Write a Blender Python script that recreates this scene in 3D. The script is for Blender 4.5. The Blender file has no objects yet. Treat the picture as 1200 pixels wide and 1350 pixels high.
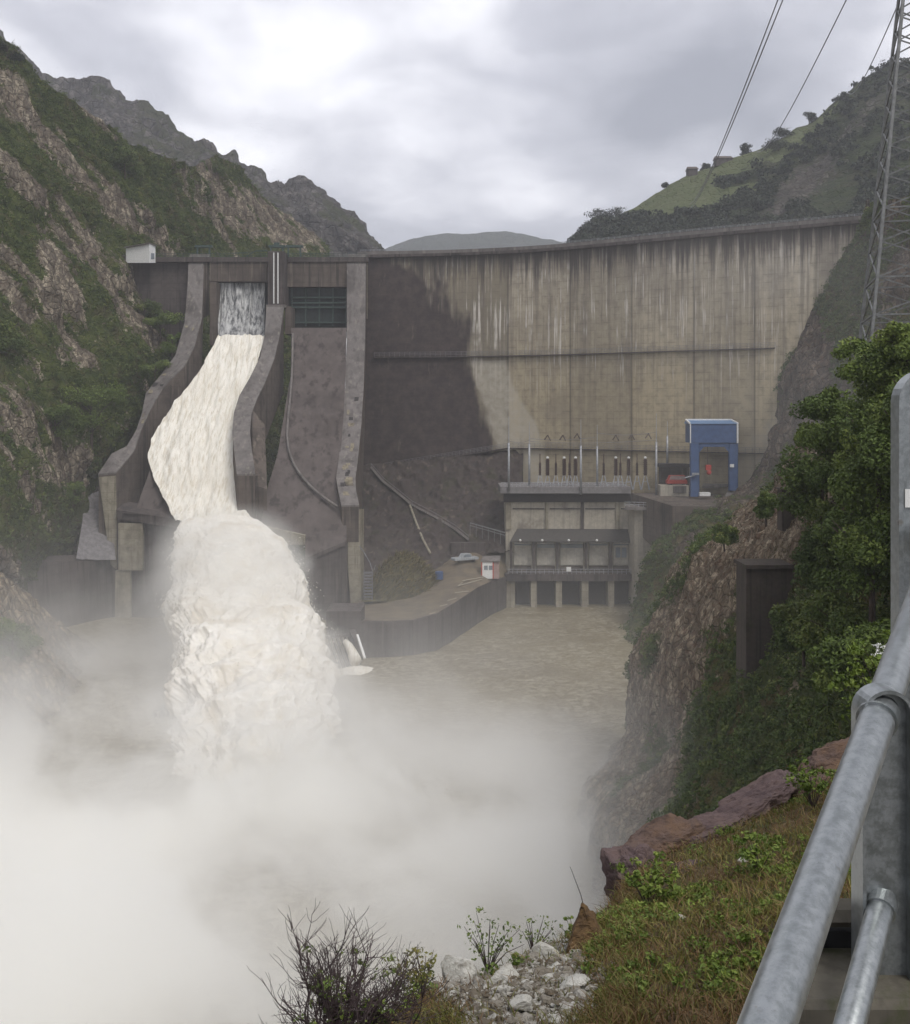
import bpy, math, random
import numpy as np

# ---------------------------------------------------------------- camera, world, sun, exposure
SC = bpy.context.scene
COL = SC.collection
F = 1400.0          # focal length in photo pixels (photo 1200 x 1350)
HY = 540.0          # row of the horizon
EYE = 46.0          # eye height above the river, metres
cam_d = bpy.data.cameras.new('camera')
cam = bpy.data.objects.new('camera', cam_d); COL.objects.link(cam)
cam_d.sensor_fit = 'HORIZONTAL'; cam_d.sensor_width = 36.0
cam_d.lens = 36.0 * F / 1200.0
cam_d.shift_y = (HY - 675.0) / 1200.0
cam_d.clip_start = 0.05; cam_d.clip_end = 12000
cam.location = (0, 0, EYE); cam.rotation_euler = (math.radians(90), 0, 0)
SC.camera = cam

SUN_EL, SUN_AZ = math.radians(52), math.radians(-35)
world = bpy.data.worlds.new('World'); SC.world = world; world.use_nodes = True
wt = world.node_tree; wn = wt.nodes; wl = wt.links
wn.clear()
w_out = wn.new('ShaderNodeOutputWorld')
w_sky = wn.new('ShaderNodeTexSky'); w_sky.sky_type = 'NISHITA'; w_sky.sun_disc = False
w_sky.sun_elevation = SUN_EL; w_sky.sun_rotation = SUN_AZ
w_b1 = wn.new('ShaderNodeBackground'); w_b1.inputs[1].default_value = 0.08
wl.new(w_sky.outputs[0], w_b1.inputs[0])
w_tc = wn.new('ShaderNodeTexCoord')
w_sep = wn.new('ShaderNodeSeparateXYZ'); wl.new(w_tc.outputs['Generated'], w_sep.inputs[0])
def wmath(op, a, b=None, c=None, clamp=False):
    n = wn.new('ShaderNodeMath'); n.operation = op; n.use_clamp = clamp
    for i, v in enumerate((a, b, c)):
        if v is None: continue
        if isinstance(v, (int, float)): n.inputs[i].default_value = v
        else: wl.new(v, n.inputs[i])
    return n.outputs[0]
w_h = wmath('ADD', wmath('MAXIMUM', w_sep.outputs[2], 0.0), 0.22)
w_cmb = wn.new('ShaderNodeCombineXYZ')
wl.new(wmath('DIVIDE', w_sep.outputs[0], w_h), w_cmb.inputs[0])
wl.new(wmath('DIVIDE', w_sep.outputs[1], w_h), w_cmb.inputs[1])
def wnoise(scale, detail, rough, off, dist=0.0):
    m = wn.new('ShaderNodeMapping'); m.inputs['Location'].default_value = off
    wl.new(w_cmb.outputs[0], m.inputs[0])
    n = wn.new('ShaderNodeTexNoise'); n.inputs['Scale'].default_value = scale
    n.inputs['Detail'].default_value = detail; n.inputs['Roughness'].default_value = rough
    n.inputs['Distortion'].default_value = dist
    wl.new(m.outputs[0], n.inputs['Vector']); return n.outputs[0]
SKY_OFF = (3.35, 7.2, 0.0)
n_big = wnoise(0.85, 5.0, 0.5, SKY_OFF, 0.4)
n_sm = wnoise(3.2, 6.0, 0.55, (1.3, 2.2, 0.0), 0.3)
def wdot(d):
    d = np.array(d, float); d /= np.linalg.norm(d); n = wn.new('ShaderNodeVectorMath'); n.operation = 'DOT_PRODUCT'
    wl.new(w_tc.outputs['Generated'], n.inputs[0]); n.inputs[1].default_value = d; return n.outputs['Value']
# the cloud deck is thinner (brighter) towards the valley head on the left, thicker above the right-hand hill
thin_l = wmath('POWER', wmath('MAXIMUM', wdot((-0.10, 1, 0.25)), 0.0), 30.0)
thick_r = wmath('POWER', wmath('MAXIMUM', wdot((0.22, 1, 0.24)), 0.0), 60.0)
w_f = wmath('ADD', wmath('MULTIPLY', n_big, 0.75), wmath('MULTIPLY', n_sm, 0.25))
w_f = wmath('ADD', w_f, wmath('SUBTRACT', wmath('MULTIPLY', thin_l, 0.07), wmath('MULTIPLY', thick_r, 0.19)))
w_r = wn.new('ShaderNodeValToRGB'); wl.new(w_f, w_r.inputs[0])
w_r.color_ramp.elements[0].position = 0.39; w_r.color_ramp.elements[0].color = (0.27, 0.28, 0.325, 1)
w_r.color_ramp.elements[1].position = 0.61; w_r.color_ramp.elements[1].color = (0.98, 0.975, 1.02, 1)
e = w_r.color_ramp.elements.new(0.50); e.color = (0.50, 0.505, 0.56, 1)
w_b2 = wn.new('ShaderNodeBackground'); w_b2.inputs[1].default_value = 1.0
wl.new(w_r.outputs[0], w_b2.inputs[0])
w_mix = wn.new('ShaderNodeMixShader'); w_mix.inputs[0].default_value = 0.93
wl.new(w_b1.outputs[0], w_mix.inputs[1]); wl.new(w_b2.outputs[0], w_mix.inputs[2])
wl.new(w_mix.outputs[0], w_out.inputs[0])

sun_d = bpy.data.lights.new('sun', 'SUN'); sun_d.energy = 1.5; sun_d.angle = math.radians(25)
sun_d.color = (1.0, 0.96, 0.90)
sun = bpy.data.objects.new('sun', sun_d); COL.objects.link(sun)
sun.rotation_euler = (math.radians(38), 0, math.radians(-35) * -1)
sun.location = (0, 0, 300)
SC.view_settings.view_transform = 'Standard'; SC.view_settings.look = 'None'
SC.view_settings.exposure = 0.50; SC.view_settings.gamma = 1.0; SC.view_settings.use_curve_mapping = False
cy = SC.cycles
cy.use_denoising = True
cy.use_adaptive_sampling = True; cy.adaptive_threshold = 0.02; cy.adaptive_min_samples = 12
cy.max_bounces = 16; cy.diffuse_bounces = 3; cy.glossy_bounces = 2; cy.transmission_bounces = 2
cy.volume_bounces = 16; cy.transparent_max_bounces = 6
cy.volume_step_rate = 1.0; cy.volume_max_steps = 96

# ---------------------------------------------------------------- helpers
KY = 1.0
def P(px, py, Y):
    Y = Y * KY
    return np.array(((px - 600.0) / F * Y, Y, EYE + (HY - py) / F * Y))
rng = np.random.default_rng(7)
random.seed(7)

def _hash(ix, iy, iz, seed):
    h = (ix.astype(np.int64) * 374761393 + iy.astype(np.int64) * 668265263 + iz.astype(np.int64) * 2147483647 + seed * 1274126177) & 0xffffffff
    h = ((h ^ (h >> 13)) * 1274126177) & 0xffffffff
    h = (h ^ (h >> 16)) & 0xffffffff
    return h.astype(np.float64) / 4294967295.0
def vnoise(p, seed=0):
    i = np.floor(p).astype(np.int64); f = p - i; u = f * f * (3 - 2 * f)
    r = 0
    for dx in (0, 1):
        for dy in (0, 1):
            for dz in (0, 1):
                w = (u[..., 0] if dx else 1 - u[..., 0]) * (u[..., 1] if dy else 1 - u[..., 1]) * (u[..., 2] if dz else 1 - u[..., 2])
                r = r + w * _hash(i[..., 0] + dx, i[..., 1] + dy, i[..., 2] + dz, seed)
    return r
def fbm(p, octv=4, seed=0, gain=0.5):
    a, s, t, q = 1.0, 0.0, 0.0, np.array(p, float)
    for k in range(octv):
        s = s + a * vnoise(q, seed + k * 17); t += a; a *= gain; q = q * 2.03 + 11.3
    return s / t * 2 - 1
def sstep(a, b, x):
    t = np.clip((x - a) / (b - a), 0, 1); return t * t * (3 - 2 * t)

def mesh_np(name, v, f, mat, parent=None, smooth=False, attrs=None, fmat=None):
    v = np.asarray(v, float); f = np.asarray(f, np.int64)
    me = bpy.data.meshes.new(name); k = f.shape[1]
    me.vertices.add(len(v)); me.vertices.foreach_set('co', v.ravel())
    me.loops.add(f.size); me.loops.foreach_set('vertex_index', f.ravel())
    me.polygons.add(len(f)); me.polygons.foreach_set('loop_start', np.arange(0, f.size, k))
    try: me.polygons.foreach_set('loop_total', np.full(len(f), k))
    except Exception: pass
    me.update(calc_edges=True); me.validate()
    me.polygons.foreach_set('use_smooth', np.full(len(me.polygons), smooth))
    for an, arr in (attrs or {}).items():
        a = me.attributes.new(an, 'FLOAT', 'POINT'); a.data.foreach_set('value', np.asarray(arr, float).ravel())
    for m in (mat if isinstance(mat, (list, tuple)) else [mat]): me.materials.append(m)
    o = bpy.data.objects.new(name, me); COL.objects.link(o)
    if parent is not None: o.parent = parent
    return o

class MB:
    def __init__(s): s.v = []; s.f = []
    def quad(s, *pts):
        n = len(s.v); s.v += [tuple(p) for p in pts]; s.f.append(tuple(range(n, n + len(pts)))); return s
    def hexa(s, b, t):
        n = len(s.v); k = len(b); s.v += [tuple(p) for p in b] + [tuple(p) for p in t]
        s.f.append(tuple(n + i for i in reversed(range(k)))); s.f.append(tuple(n + k + i for i in range(k)))
        for i in range(k):
            j = (i + 1) % k; s.f.append((n + i, n + j, n + k + j, n + k + i))
        return s
    def box(s, x0, x1, y0, y1, z0, z1):
        return s.hexa([(x0, y0, z0), (x1, y0, z0), (x1, y1, z0), (x0, y1, z0)], [(x0, y0, z1), (x1, y0, z1), (x1, y1, z1), (x0, y1, z1)])
    def pbox(s, px0, px1, py0, py1, Y, depth):
        a = P(px0, py0, Y); b = P(px1, py1, Y)
        return s.box(a[0], b[0], a[1], a[1] + depth, b[2], a[2])
    def tube(s, pts, r, n=6, r1=None, cap=True):
        pts = [np.array(p, float) for p in pts]; base = len(s.v); m = len(pts); up0 = None
        for i, p in enumerate(pts):
            d = (pts[min(i + 1, m - 1)] - pts[max(i - 1, 0)]); d = d / (np.linalg.norm(d) + 1e-9)
            if up0 is None: up0 = np.array((0, 0, 1.0)) if abs(d[2]) < 0.9 else np.array((1.0, 0, 0))
            a = np.cross(d, up0); a /= (np.linalg.norm(a) + 1e-9); b = np.cross(d, a); up0 = -b if False else up0
            rr = r if r1 is None else r + (r1 - r) * i / max(1, m - 1)
            for k in range(n):
                t = 2 * math.pi * k / n; s.v.append(tuple(p + rr * (math.cos(t) * a + math.sin(t) * b)))
        for i in range(m - 1):
            for k in range(n):
                k2 = (k + 1) % n
                s.f.append((base + i * n + k, base + i * n + k2, base + (i + 1) * n + k2, base + (i + 1) * n + k))
        if cap:
            s.f.append(tuple(base + k for k in reversed(range(n)))); s.f.append(tuple(base + (m - 1) * n + k for k in range(n)))
        return s
    def beam(s, a, b, w, h=None):
        a = np.array(a, float); b = np.array(b, float); h = h or w
        d = b - a; d /= np.linalg.norm(d); up = np.array((0, 0, 1.0)) if abs(d[2]) < 0.95 else np.array((0, 1.0, 0))
        x = np.cross(d, up); x /= np.linalg.norm(x); y = np.cross(x, d)
        q = [(-1, -1), (1, -1), (1, 1), (-1, 1)]
        return s.hexa([a + x * w / 2 * i + y * h / 2 * j for i, j in q], [b + x * w / 2 * i + y * h / 2 * j for i, j in q])
    def strip(s, st, z_bottom, extra=None):
        """wall whose top runs through stations (left point, right point); sides go down to z_bottom"""
        n = len(s.v); zb = z_bottom if hasattr(z_bottom, '__len__') else [z_bottom] * len(st)
        for (a, b), z in zip(st, zb):
            s.v += [tuple(a), tuple(b), (b[0], b[1], z), (a[0], a[1], z)]
        for i in range(len(st) - 1):
            for k in range(4):
                k2 = (k + 1) % 4
                s.f.append((n + 4 * i + k, n + 4 * (i + 1) + k, n + 4 * (i + 1) + k2, n + 4 * i + k2))
        s.f.append((n, n + 1, n + 2, n + 3)); e = n + 4 * (len(st) - 1); s.f.append((e + 3, e + 2, e + 1, e))
        return s
    def ball(s, c, r, n=8, m=6, sc=(1, 1, 1)):
        base = len(s.v); c = np.array(c, float)
        for i in range(m + 1):
            th = math.pi * i / m
            for k in range(n):
                ph = 2 * math.pi * k / n
                s.v.append((c[0] + r * sc[0] * math.sin(th) * math.cos(ph), c[1] + r * sc[1] * math.sin(th) * math.sin(ph), c[2] + r * sc[2] * math.cos(th)))
        for i in range(m):
            for k in range(n):
                k2 = (k + 1) % n
                s.f.append((base + i * n + k, base + (i + 1) * n + k, base + (i + 1) * n + k2, base + i * n + k2))
        return s
    def build(s, name, mat, parent=None, smooth=False, bevel=0.0, local=True):
        me = bpy.data.meshes.new(name); off = np.zeros(3)
        if parent is not None and local: off = np.array(parent.location)
        me.from_pydata([tuple(np.array(p) - off) for p in s.v], [], s.f); me.update(calc_edges=True)
        if smooth: me.polygons.foreach_set('use_smooth', [True] * len(me.polygons))
        me.materials.append(mat)
        import bmesh
        bm = bmesh.new(); bm.from_mesh(me); bmesh.ops.recalc_face_normals(bm, faces=bm.faces); bm.to_mesh(me); bm.free()
        o = bpy.data.objects.new(name, me); COL.objects.link(o)
        if parent is not None: o.parent = parent
        if bevel:
            b = o.modifiers.new('bevel', 'BEVEL'); b.width = bevel; b.segments = 1; b.limit_method = 'ANGLE'
        return o

def tag(o, label=None, cat=None, group=None, kind=None):
    if label: o['label'] = label
    if cat: o['category'] = cat
    if group: o['group'] = group
    if kind: o['kind'] = kind
    return o
def thing(name, label, cat, loc=(0, 0, 0), group=None):
    o = bpy.data.objects.new(name, None); COL.objects.link(o); o.location = [float(q) for q in loc]
    o.empty_display_size = 0.5
    return tag(o, label, cat, group)
def copy_tree(o, parent=None):
    c = o.copy(); COL.objects.link(c)
    if parent is not None: c.parent = parent
    for ch in list(o.children): copy_tree(ch, c)
    return c

# ---------------------------------------------------------------- node helpers
class M:
    def __init__(s, name, rough=0.85, spec=0.3):
        s.m = bpy.data.materials.new(name); s.m.use_nodes = True
        s.t = s.m.node_tree; s.n = s.t.nodes; s.l = s.t.links
        s.b = s.n['Principled BSDF']; s.b.inputs['Roughness'].default_value = rough
        s.b.inputs['Specular IOR Level'].default_value = spec
        s.tc = s.n.new('ShaderNodeTexCoord').outputs['Object']
    def set(s, sock, v):
        if hasattr(v, 'links'): s.l.new(v, sock)
        else: sock.default_value = v
    def mp(s, scale=(1, 1, 1), rot=(0, 0, 0), loc=(0, 0, 0), vec=None):
        n = s.n.new('ShaderNodeMapping'); n.vector_type = 'POINT'
        n.inputs['Scale'].default_value = scale; n.inputs['Rotation'].default_value = rot; n.inputs['Location'].default_value = loc
        s.l.new(vec or s.tc, n.inputs[0]); return n.outputs[0]
    def noise(s, scale=1.0, det=4.0, rough=0.5, vec=None, dist=0.0):
        n = s.n.new('ShaderNodeTexNoise'); n.inputs['Scale'].default_value = scale; n.inputs['Detail'].default_value = det
        n.inputs['Roughness'].default_value = rough; n.inputs['Distortion'].default_value = dist
        s.l.new(vec or s.tc, n.inputs['Vector']); return n.outputs[0]
    def vor(s, scale=1.0, vec=None, feat='F1'):
        n = s.n.new('ShaderNodeTexVoronoi'); n.feature = feat; n.inputs['Scale'].default_value = scale
        s.l.new(vec or s.tc, n.inputs['Vector']); return n.outputs[0]
    def math(s, op, a, b=None, c=None, clamp=False):
        n = s.n.new('ShaderNodeMath'); n.operation = op; n.use_clamp = clamp
        for i, v in enumerate((a, b, c)):
            if v is not None: s.set(n.inputs[i], v)
        return n.outputs[0]
    def mr(s, v, a, b, c=0.0, d=1.0, smooth=True):
        n = s.n.new('ShaderNodeMapRange'); n.interpolation_type = 'SMOOTHSTEP' if smooth else 'LINEAR'
        s.set(n.inputs[0], v)
        for i, q in enumerate((a, b, c, d)): n.inputs[1 + i].default_value = q
        return n.outputs[0]
    def mix(s, f, a, b):
        n = s.n.new('ShaderNodeMix'); n.data_type = 'RGBA'; s.set(n.inputs[0], f)
        for sock, v in ((n.inputs[6], a), (n.inputs[7], b)):
            if isinstance(v, tuple) and len(v) == 3: v = v + (1,)
            s.set(sock, v)
        return n.outputs[2]
    def attr(s, name):
        n = s.n.new('ShaderNodeAttribute'); n.attribute_name = name; return n.outputs['Fac']
    def sep(s, vec=None):
        n = s.n.new('ShaderNodeSeparateXYZ'); s.l.new(vec or s.tc, n.inputs[0]); return n.outputs
    def geo_n(s):
        return s.n.new('ShaderNodeNewGeometry').outputs['Normal']
    def bump(s, h, strength=0.3, dist=0.1):
        n = s.n.new('ShaderNodeBump'); n.inputs['Strength'].default_value = strength; n.inputs['Distance'].default_value = dist
        s.l.new(h, n.inputs['Height']); s.l.new(n.outputs[0], s.b.inputs['Normal'])
    def col(s, c):
        if isinstance(c, tuple) and len(c) == 3: c = c + (1,)
        s.set(s.b.inputs['Base Color'], c); return s
    def rough(s, v): s.set(s.b.inputs['Roughness'], v); return s

def concrete(name, base, dark, streak=0.6, k=1.0, lift=1.9, moss=0.0, light=None, bump=0.12):
    m = M(name, 0.9, 0.2)
    big = m.noise(0.09 / k, 4, 0.6); mid = m.noise(0.7 / k, 5, 0.6); fine = m.noise(6 / k, 3, 0.6)
    st = m.noise(1.0, 4, 0.65, m.mp((0.9 / k, 0.9 / k, 0.035 / k)))
    st2 = m.noise(1.0, 3, 0.6, m.mp((0.35 / k, 0.35 / k, 0.02 / k), loc=(9, 3, 1)))
    c = m.mix(m.mr(mid, 0.3, 0.7), tuple(x * 0.85 for x in base), tuple(min(1, x * 1.12) for x in base))
    c = m.mix(m.math('MULTIPLY', m.mr(st, 0.5, 0.66), streak), c, dark)
    c = m.mix(m.math('MULTIPLY', m.mr(st2, 0.5, 0.7), streak * 0.7), c, tuple(0.6 * a + 0.4 * b for a, b in zip(dark, base)))
    c = m.mix(m.math('MULTIPLY', m.mr(big, 0.52, 0.72), 0.7), c, dark)
    if light: c = m.mix(m.math('MULTIPLY', m.mr(m.noise(1.0, 3, 0.6, m.mp((0.8 / k, 0.8 / k, 0.05 / k), loc=(4, 4, 7))), 0.58, 0.68), 0.7), c, light)
    if moss: c = m.mix(m.math('MULTIPLY', m.mr(m.noise(0.4 / k, 5, 0.7), 0.5, 0.68), moss), c, (0.05, 0.06, 0.02))
    if lift:
        z = m.sep()[2]; fr = m.math('FRACT', m.math('DIVIDE', z, lift))
        c = m.mix(m.math('MULTIPLY', m.math('LESS_THAN', fr, 0.05), 0.35), c, dark)
    m.col(c); m.bump(m.math('ADD', mid, m.math('MULTIPLY', fine, 0.4)), bump, 0.25 * k)
    return m.m
def plain(name, c, rough=0.6, metal=0.0, var=0.25, scale=3.0, spec=0.4):
    m = M(name, rough, spec); n = m.noise(scale, 4, 0.6)
    m.col(m.mix(m.mr(n, 0.3, 0.7), tuple(x * (1 - var) for x in c), tuple(min(1, x * (1 + var)) for x in c)))
    m.b.inputs['Metallic'].default_value = metal
    m.bump(n, 0.06, 0.05)
    return m.m

MAT = {}
MAT['conc_dark'] = concrete('dark_wet_concrete', (0.088, 0.074, 0.070), (0.025, 0.021, 0.020), 0.7, 0.8, light=(0.13, 0.11, 0.10))
MAT['conc_top'] = concrete('weathered_capping', (0.165, 0.15, 0.142), (0.055, 0.048, 0.045), 0.5, 1.0, lift=None, light=(0.23, 0.21, 0.185))
MAT['conc_pale'] = concrete('pale_concrete', (0.30, 0.27, 0.21), (0.10, 0.085, 0.06), 0.6, 0.8, moss=0.3)
MAT['conc_brown'] = concrete('brown_concrete', (0.115, 0.094, 0.080), (0.035, 0.03, 0.028), 0.8, 0.9, light=(0.19, 0.16, 0.13))
MAT['chute'] = concrete('chute_floor_concrete', (0.105, 0.088, 0.082), (0.040, 0.033, 0.031), 0.8, 1.6, lift=None)
MAT['wallpanel'] = concrete('station_wall_render', (0.40, 0.365, 0.30), (0.13, 0.11, 0.09), 0.35, 0.5, lift=None)
MAT['wallbright'] = concrete('pale_panel', (0.50, 0.47, 0.40), (0.26, 0.23, 0.19), 0.3, 0.5, lift=None)
MAT['roofgrey'] = concrete('station_roof_felt', (0.20, 0.19, 0.19), (0.10, 0.09, 0.09), 0.1, 0.5, lift=None)
MAT['darkvoid'] = plain('dark_parts_and_shade', (0.035, 0.03, 0.03), 0.9)  # near-black tone for dark parts and for painted shade in recesses
MAT['canopy'] = plain('canopy_sheet', (0.06, 0.055, 0.05), 0.7)
MAT['glass'] = plain('window_glass', (0.22, 0.25, 0.28), 0.15, 0.0, 0.2, 0.5, 0.8)
MAT['white'] = plain('white_paint', (0.72, 0.72, 0.70), 0.6, var=0.08)
MAT['steel'] = plain('galvanised_mast', (0.33, 0.34, 0.36), 0.5, 0.3)
MAT['pylon'] = plain('pylon_steel', (0.15, 0.155, 0.155), 0.55, 0.2)
MAT['greensteel'] = plain('green_painted_steel', (0.036, 0.062, 0.053), 0.6)
MAT['gate'] = concrete('gate_paint', (0.035, 0.045, 0.045), (0.015, 0.016, 0.016), 0.5, 0.5, lift=None)
MAT['blue'] = plain('blue_paint', (0.045, 0.088, 0.20), 0.5, var=0.15, scale=1.0)
MAT['blue_light'] = plain('light_blue_roof', (0.13, 0.22, 0.38), 0.5, var=0.1, scale=1.0)
MAT['red'] = plain('red_paint', (0.42, 0.05, 0.035), 0.4, var=0.15)
MAT['redlight'] = plain('pale_red_paint', (0.34, 0.24, 0.22), 0.5, var=0.15)
MAT['insul'] = plain('brown_porcelain', (0.06, 0.035, 0.03), 0.3)
MAT['rubber'] = plain('black_rubber', (0.02, 0.02, 0.02), 0.8)
MAT['silver'] = plain('silver_paint', (0.40, 0.42, 0.44), 0.35, 0.2)
MAT['wire'] = plain('wire_aluminium', (0.16, 0.16, 0.17), 0.5, 0.3)

# ---------------------------------------------------------------- terrain
def sheet(name, cols, nu, nv, mat, kind='structure', amp=1.0, freq=0.1, strata=None, seed=1, by_rows=False, blur=3, attrs_fn=None, drop=None, dispmask=None, oct=5, crag=0.45):
    """cols: list of columns, each a list of (px,py,Y) (same count). Linear resample, blur, displace along the normal."""
    C = np.array([[P(*q) for q in c] for c in cols]); PX = np.array(cols, float)
    if drop is not None:
        d = C[:, :1].copy(); d[..., 1] += drop[0]; d[..., 2] -= drop[1]; C = np.concatenate([d, C], 1)
        d = PX[:, :1].copy(); PX = np.concatenate([d, PX], 1)
    def rs(A, n, ax):
        A = np.moveaxis(A, ax, 0); t = np.linspace(0, len(A) - 1, n); i = np.minimum(t.astype(int), len(A) - 2); f = (t - i).reshape((-1,) + (1,) * (A.ndim - 1))
        return np.moveaxis(A[i] * (1 - f) + A[i + 1] * f, 0, ax)
    V = rs(rs(C, nu, 0), nv, 1); Q = rs(rs(PX, nu, 0), nv, 1)
    for _ in range(blur):
        W = V.copy(); W[1:-1] = (V[:-2] + 2 * V[1:-1] + V[2:]) / 4; V = W
        W = V.copy(); W[:, 1:-1] = (V[:, :-2] + 2 * V[:, 1:-1] + V[:, 2:]) / 4; V = W
    du = np.gradient(V, axis=0); dv = np.gradient(V, axis=1); N = np.cross(du, dv)
    N /= np.linalg.norm(N, axis=-1, keepdims=True) + 1e-9
    if N[..., 1].mean() > 0: N = -N
    h = fbm(V * freq, oct, seed) * amp
    S = np.zeros(V.shape[:2])
    if strata is not None:
        d, sc, a, cr = strata
        d = np.array(d, float); d /= np.linalg.norm(d)
        al = (V @ d)[..., None] * d; pe = V - al
        q = pe * sc + al * sc * 0.24 + fbm(V * freq * 0.7, 2, seed + 5)[..., None] * cr
        S = fbm(q, 4, seed + 9, 0.55)
        q2 = pe * sc * 4.5 + al * sc * 0.9 + 31.7; S2 = fbm(q2, 3, seed + 19, 0.55)
        h = h + np.abs(S) * a * 1.2 + S * a * 0.8 + (S2 - 1.2 * np.abs(S2)) * a * 0.32
    if dispmask is not None: h = h * dispmask(Q, V)
    cg = fbm(V * freq * 4.5, 4, seed + 61, 0.6); cg2 = np.abs(fbm(V * freq * 2.1 * np.array((1, 1, 0.6)), 3, seed + 71, 0.55))
    h = h + crag * amp * (0.5 * cg - 1.3 * cg2 + 0.3)
    V0 = V; V = V + N * h[..., None]
    idx = np.arange(nu * nv).reshape(nu, nv)
    f = np.stack([idx[:-1, :-1], idx[1:, :-1], idx[1:, 1:], idx[:-1, 1:]], -1).reshape(-1, 4)
    if (np.cross(V[1:, :-1] - V[:-1, :-1], V[:-1, 1:] - V[:-1, :-1])[..., 1]).mean() > 0: f = f[:, ::-1]
    at = attrs_fn(V, Q, N, S) if attrs_fn else {}
    o = mesh_np(name, V.reshape(-1, 3), f, mat, smooth=True, attrs=at); tag(o, kind=kind)
    return o, V, Q, N, at

def rockmat(name, rock_a, rock_b, soil, green_a, green_b, sdir_rot=(0, 0.65, 0), sscale=0.35, k=1.0):
    m = M(name, 0.95, 0.15)
    warp = m.n.new('ShaderNodeVectorMath'); warp.operation = 'MULTIPLY_ADD'
    nz = m.n.new('ShaderNodeTexNoise'); nz.inputs['Scale'].default_value = 0.35 / k; nz.inputs['Detail'].default_value = 3; m.l.new(m.tc, nz.inputs['Vector'])
    m.l.new(nz.outputs['Color'], warp.inputs[0]); warp.inputs[1].default_value = (1.3 * k,) * 3; m.l.new(m.tc, warp.inputs[2])
    al = m.mp((sscale, sscale, sscale * 0.24), rot=sdir_rot, vec=warp.outputs[0])
    s1 = m.noise(1.0, 7, 0.7, al); s2 = m.noise(4.0, 5, 0.65, al); vo = m.vor(2.2, al); vo2 = m.vor(1.1 / k); crk = m.vor(1.7, al, 'DISTANCE_TO_EDGE'); crk2 = m.vor(0.55 / k, warp.outputs[0], 'DISTANCE_TO_EDGE')
    fine = m.noise(1.1 / k, 6, 0.7); gr = m.noise(0.3 / k, 5, 0.65); gr2 = m.noise(2.4 / k, 5, 0.75)
    rock = m.mix(m.mr(s1, 0.40, 0.60), rock_b, rock_a)
    rock = m.mix(m.math('MULTIPLY', m.mr(s2, 0.50, 0.62), 0.75), rock, tuple(x * 0.3 for x in rock_b))  # dark streaks here and cracks below carry crevice shadow in the rock colour
    rock = m.mix(m.math('MULTIPLY', m.mr(vo, 0.35, 0.6), 0.55), rock, tuple(x * 0.4 for x in rock_b))
    rock = m.mix(m.math('MULTIPLY', m.mr(crk, 0.08, 0.0), 0.5), rock, tuple(x * 0.25 for x in rock_b))
    rock = m.mix(m.math('MULTIPLY', m.mr(crk2, 0.05, 0.0), 0.7), rock, tuple(x * 0.25 for x in rock_b))
    rock = m.mix(m.math('MULTIPLY', m.mr(fine, 0.5, 0.62), 0.6), rock, soil)
    green = m.mix(m.mr(gr, 0.35, 0.65), green_a, green_b)
    green = m.mix(m.math('MULTIPLY', m.mr(m.noise(0.16 / k, 4, 0.6, m.mp(loc=(7, 7, 7))), 0.48, 0.6), 0.7), green, tuple(0.35 * g + 0.65 * q for g, q in zip(green_b, soil)))
    green = m.mix(m.math('MULTIPLY', m.mr(gr2, 0.5, 0.62), 0.7), green, tuple(x * 0.35 for x in green_a))
    veg = m.math('ADD', m.attr('veg'), m.math('MULTIPLY', m.math('SUBTRACT', fine, 0.5), 1.5))
    c = m.mix(m.mr(veg, 0.44, 0.56), rock, green)
    c = m.mix(m.mr(m.attr('meadow'), 0.4, 0.6), c, m.mix(m.mr(gr, 0.3, 0.7), (0.10, 0.12, 0.05), (0.13, 0.145, 0.07)))
    m.col(c); m.bump(m.math('ADD', m.math('ADD', s1, m.math('MULTIPLY', s2, 0.5)), m.math('ADD', m.math('MULTIPLY', gr2, 0.5), m.math('MULTIPLY', m.mr(crk2, 0.0, 0.12), 0.6))), 0.8, 1.2 * k)
    return m.m

MAT['leaf'] = None
def leafmat(name, a, b, c, rough=0.6):
    m = M(name, rough, 0.25); t = m.attr('tint')
    big = m.noise(0.5, 2, 0.5)
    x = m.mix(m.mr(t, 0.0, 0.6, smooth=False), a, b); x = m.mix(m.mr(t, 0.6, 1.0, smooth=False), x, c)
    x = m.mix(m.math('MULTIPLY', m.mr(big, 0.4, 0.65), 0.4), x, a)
    m.col(x); m.b.inputs['Subsurface Weight'].default_value = 0.0
    return m.m
MAT['scrub'] = leafmat('scrub_leaves', (0.036, 0.058, 0.014), (0.075, 0.11, 0.022), (0.15, 0.17, 0.04))
MAT['scrub_dark'] = leafmat('dark_scrub_leaves', (0.014, 0.020, 0.013), (0.022, 0.032, 0.016), (0.045, 0.055, 0.022))
MAT['tree'] = leafmat('tree_leaves', (0.045, 0.072, 0.016), (0.11, 0.155, 0.030), (0.21, 0.26, 0.06))
MAT['treebright'] = leafmat('bright_leaves', (0.05, 0.08, 0.014), (0.11, 0.16, 0.025), (0.20, 0.25, 0.05))
MAT['bark'] = plain('bark', (0.06, 0.045, 0.035), 0.9)

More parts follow.
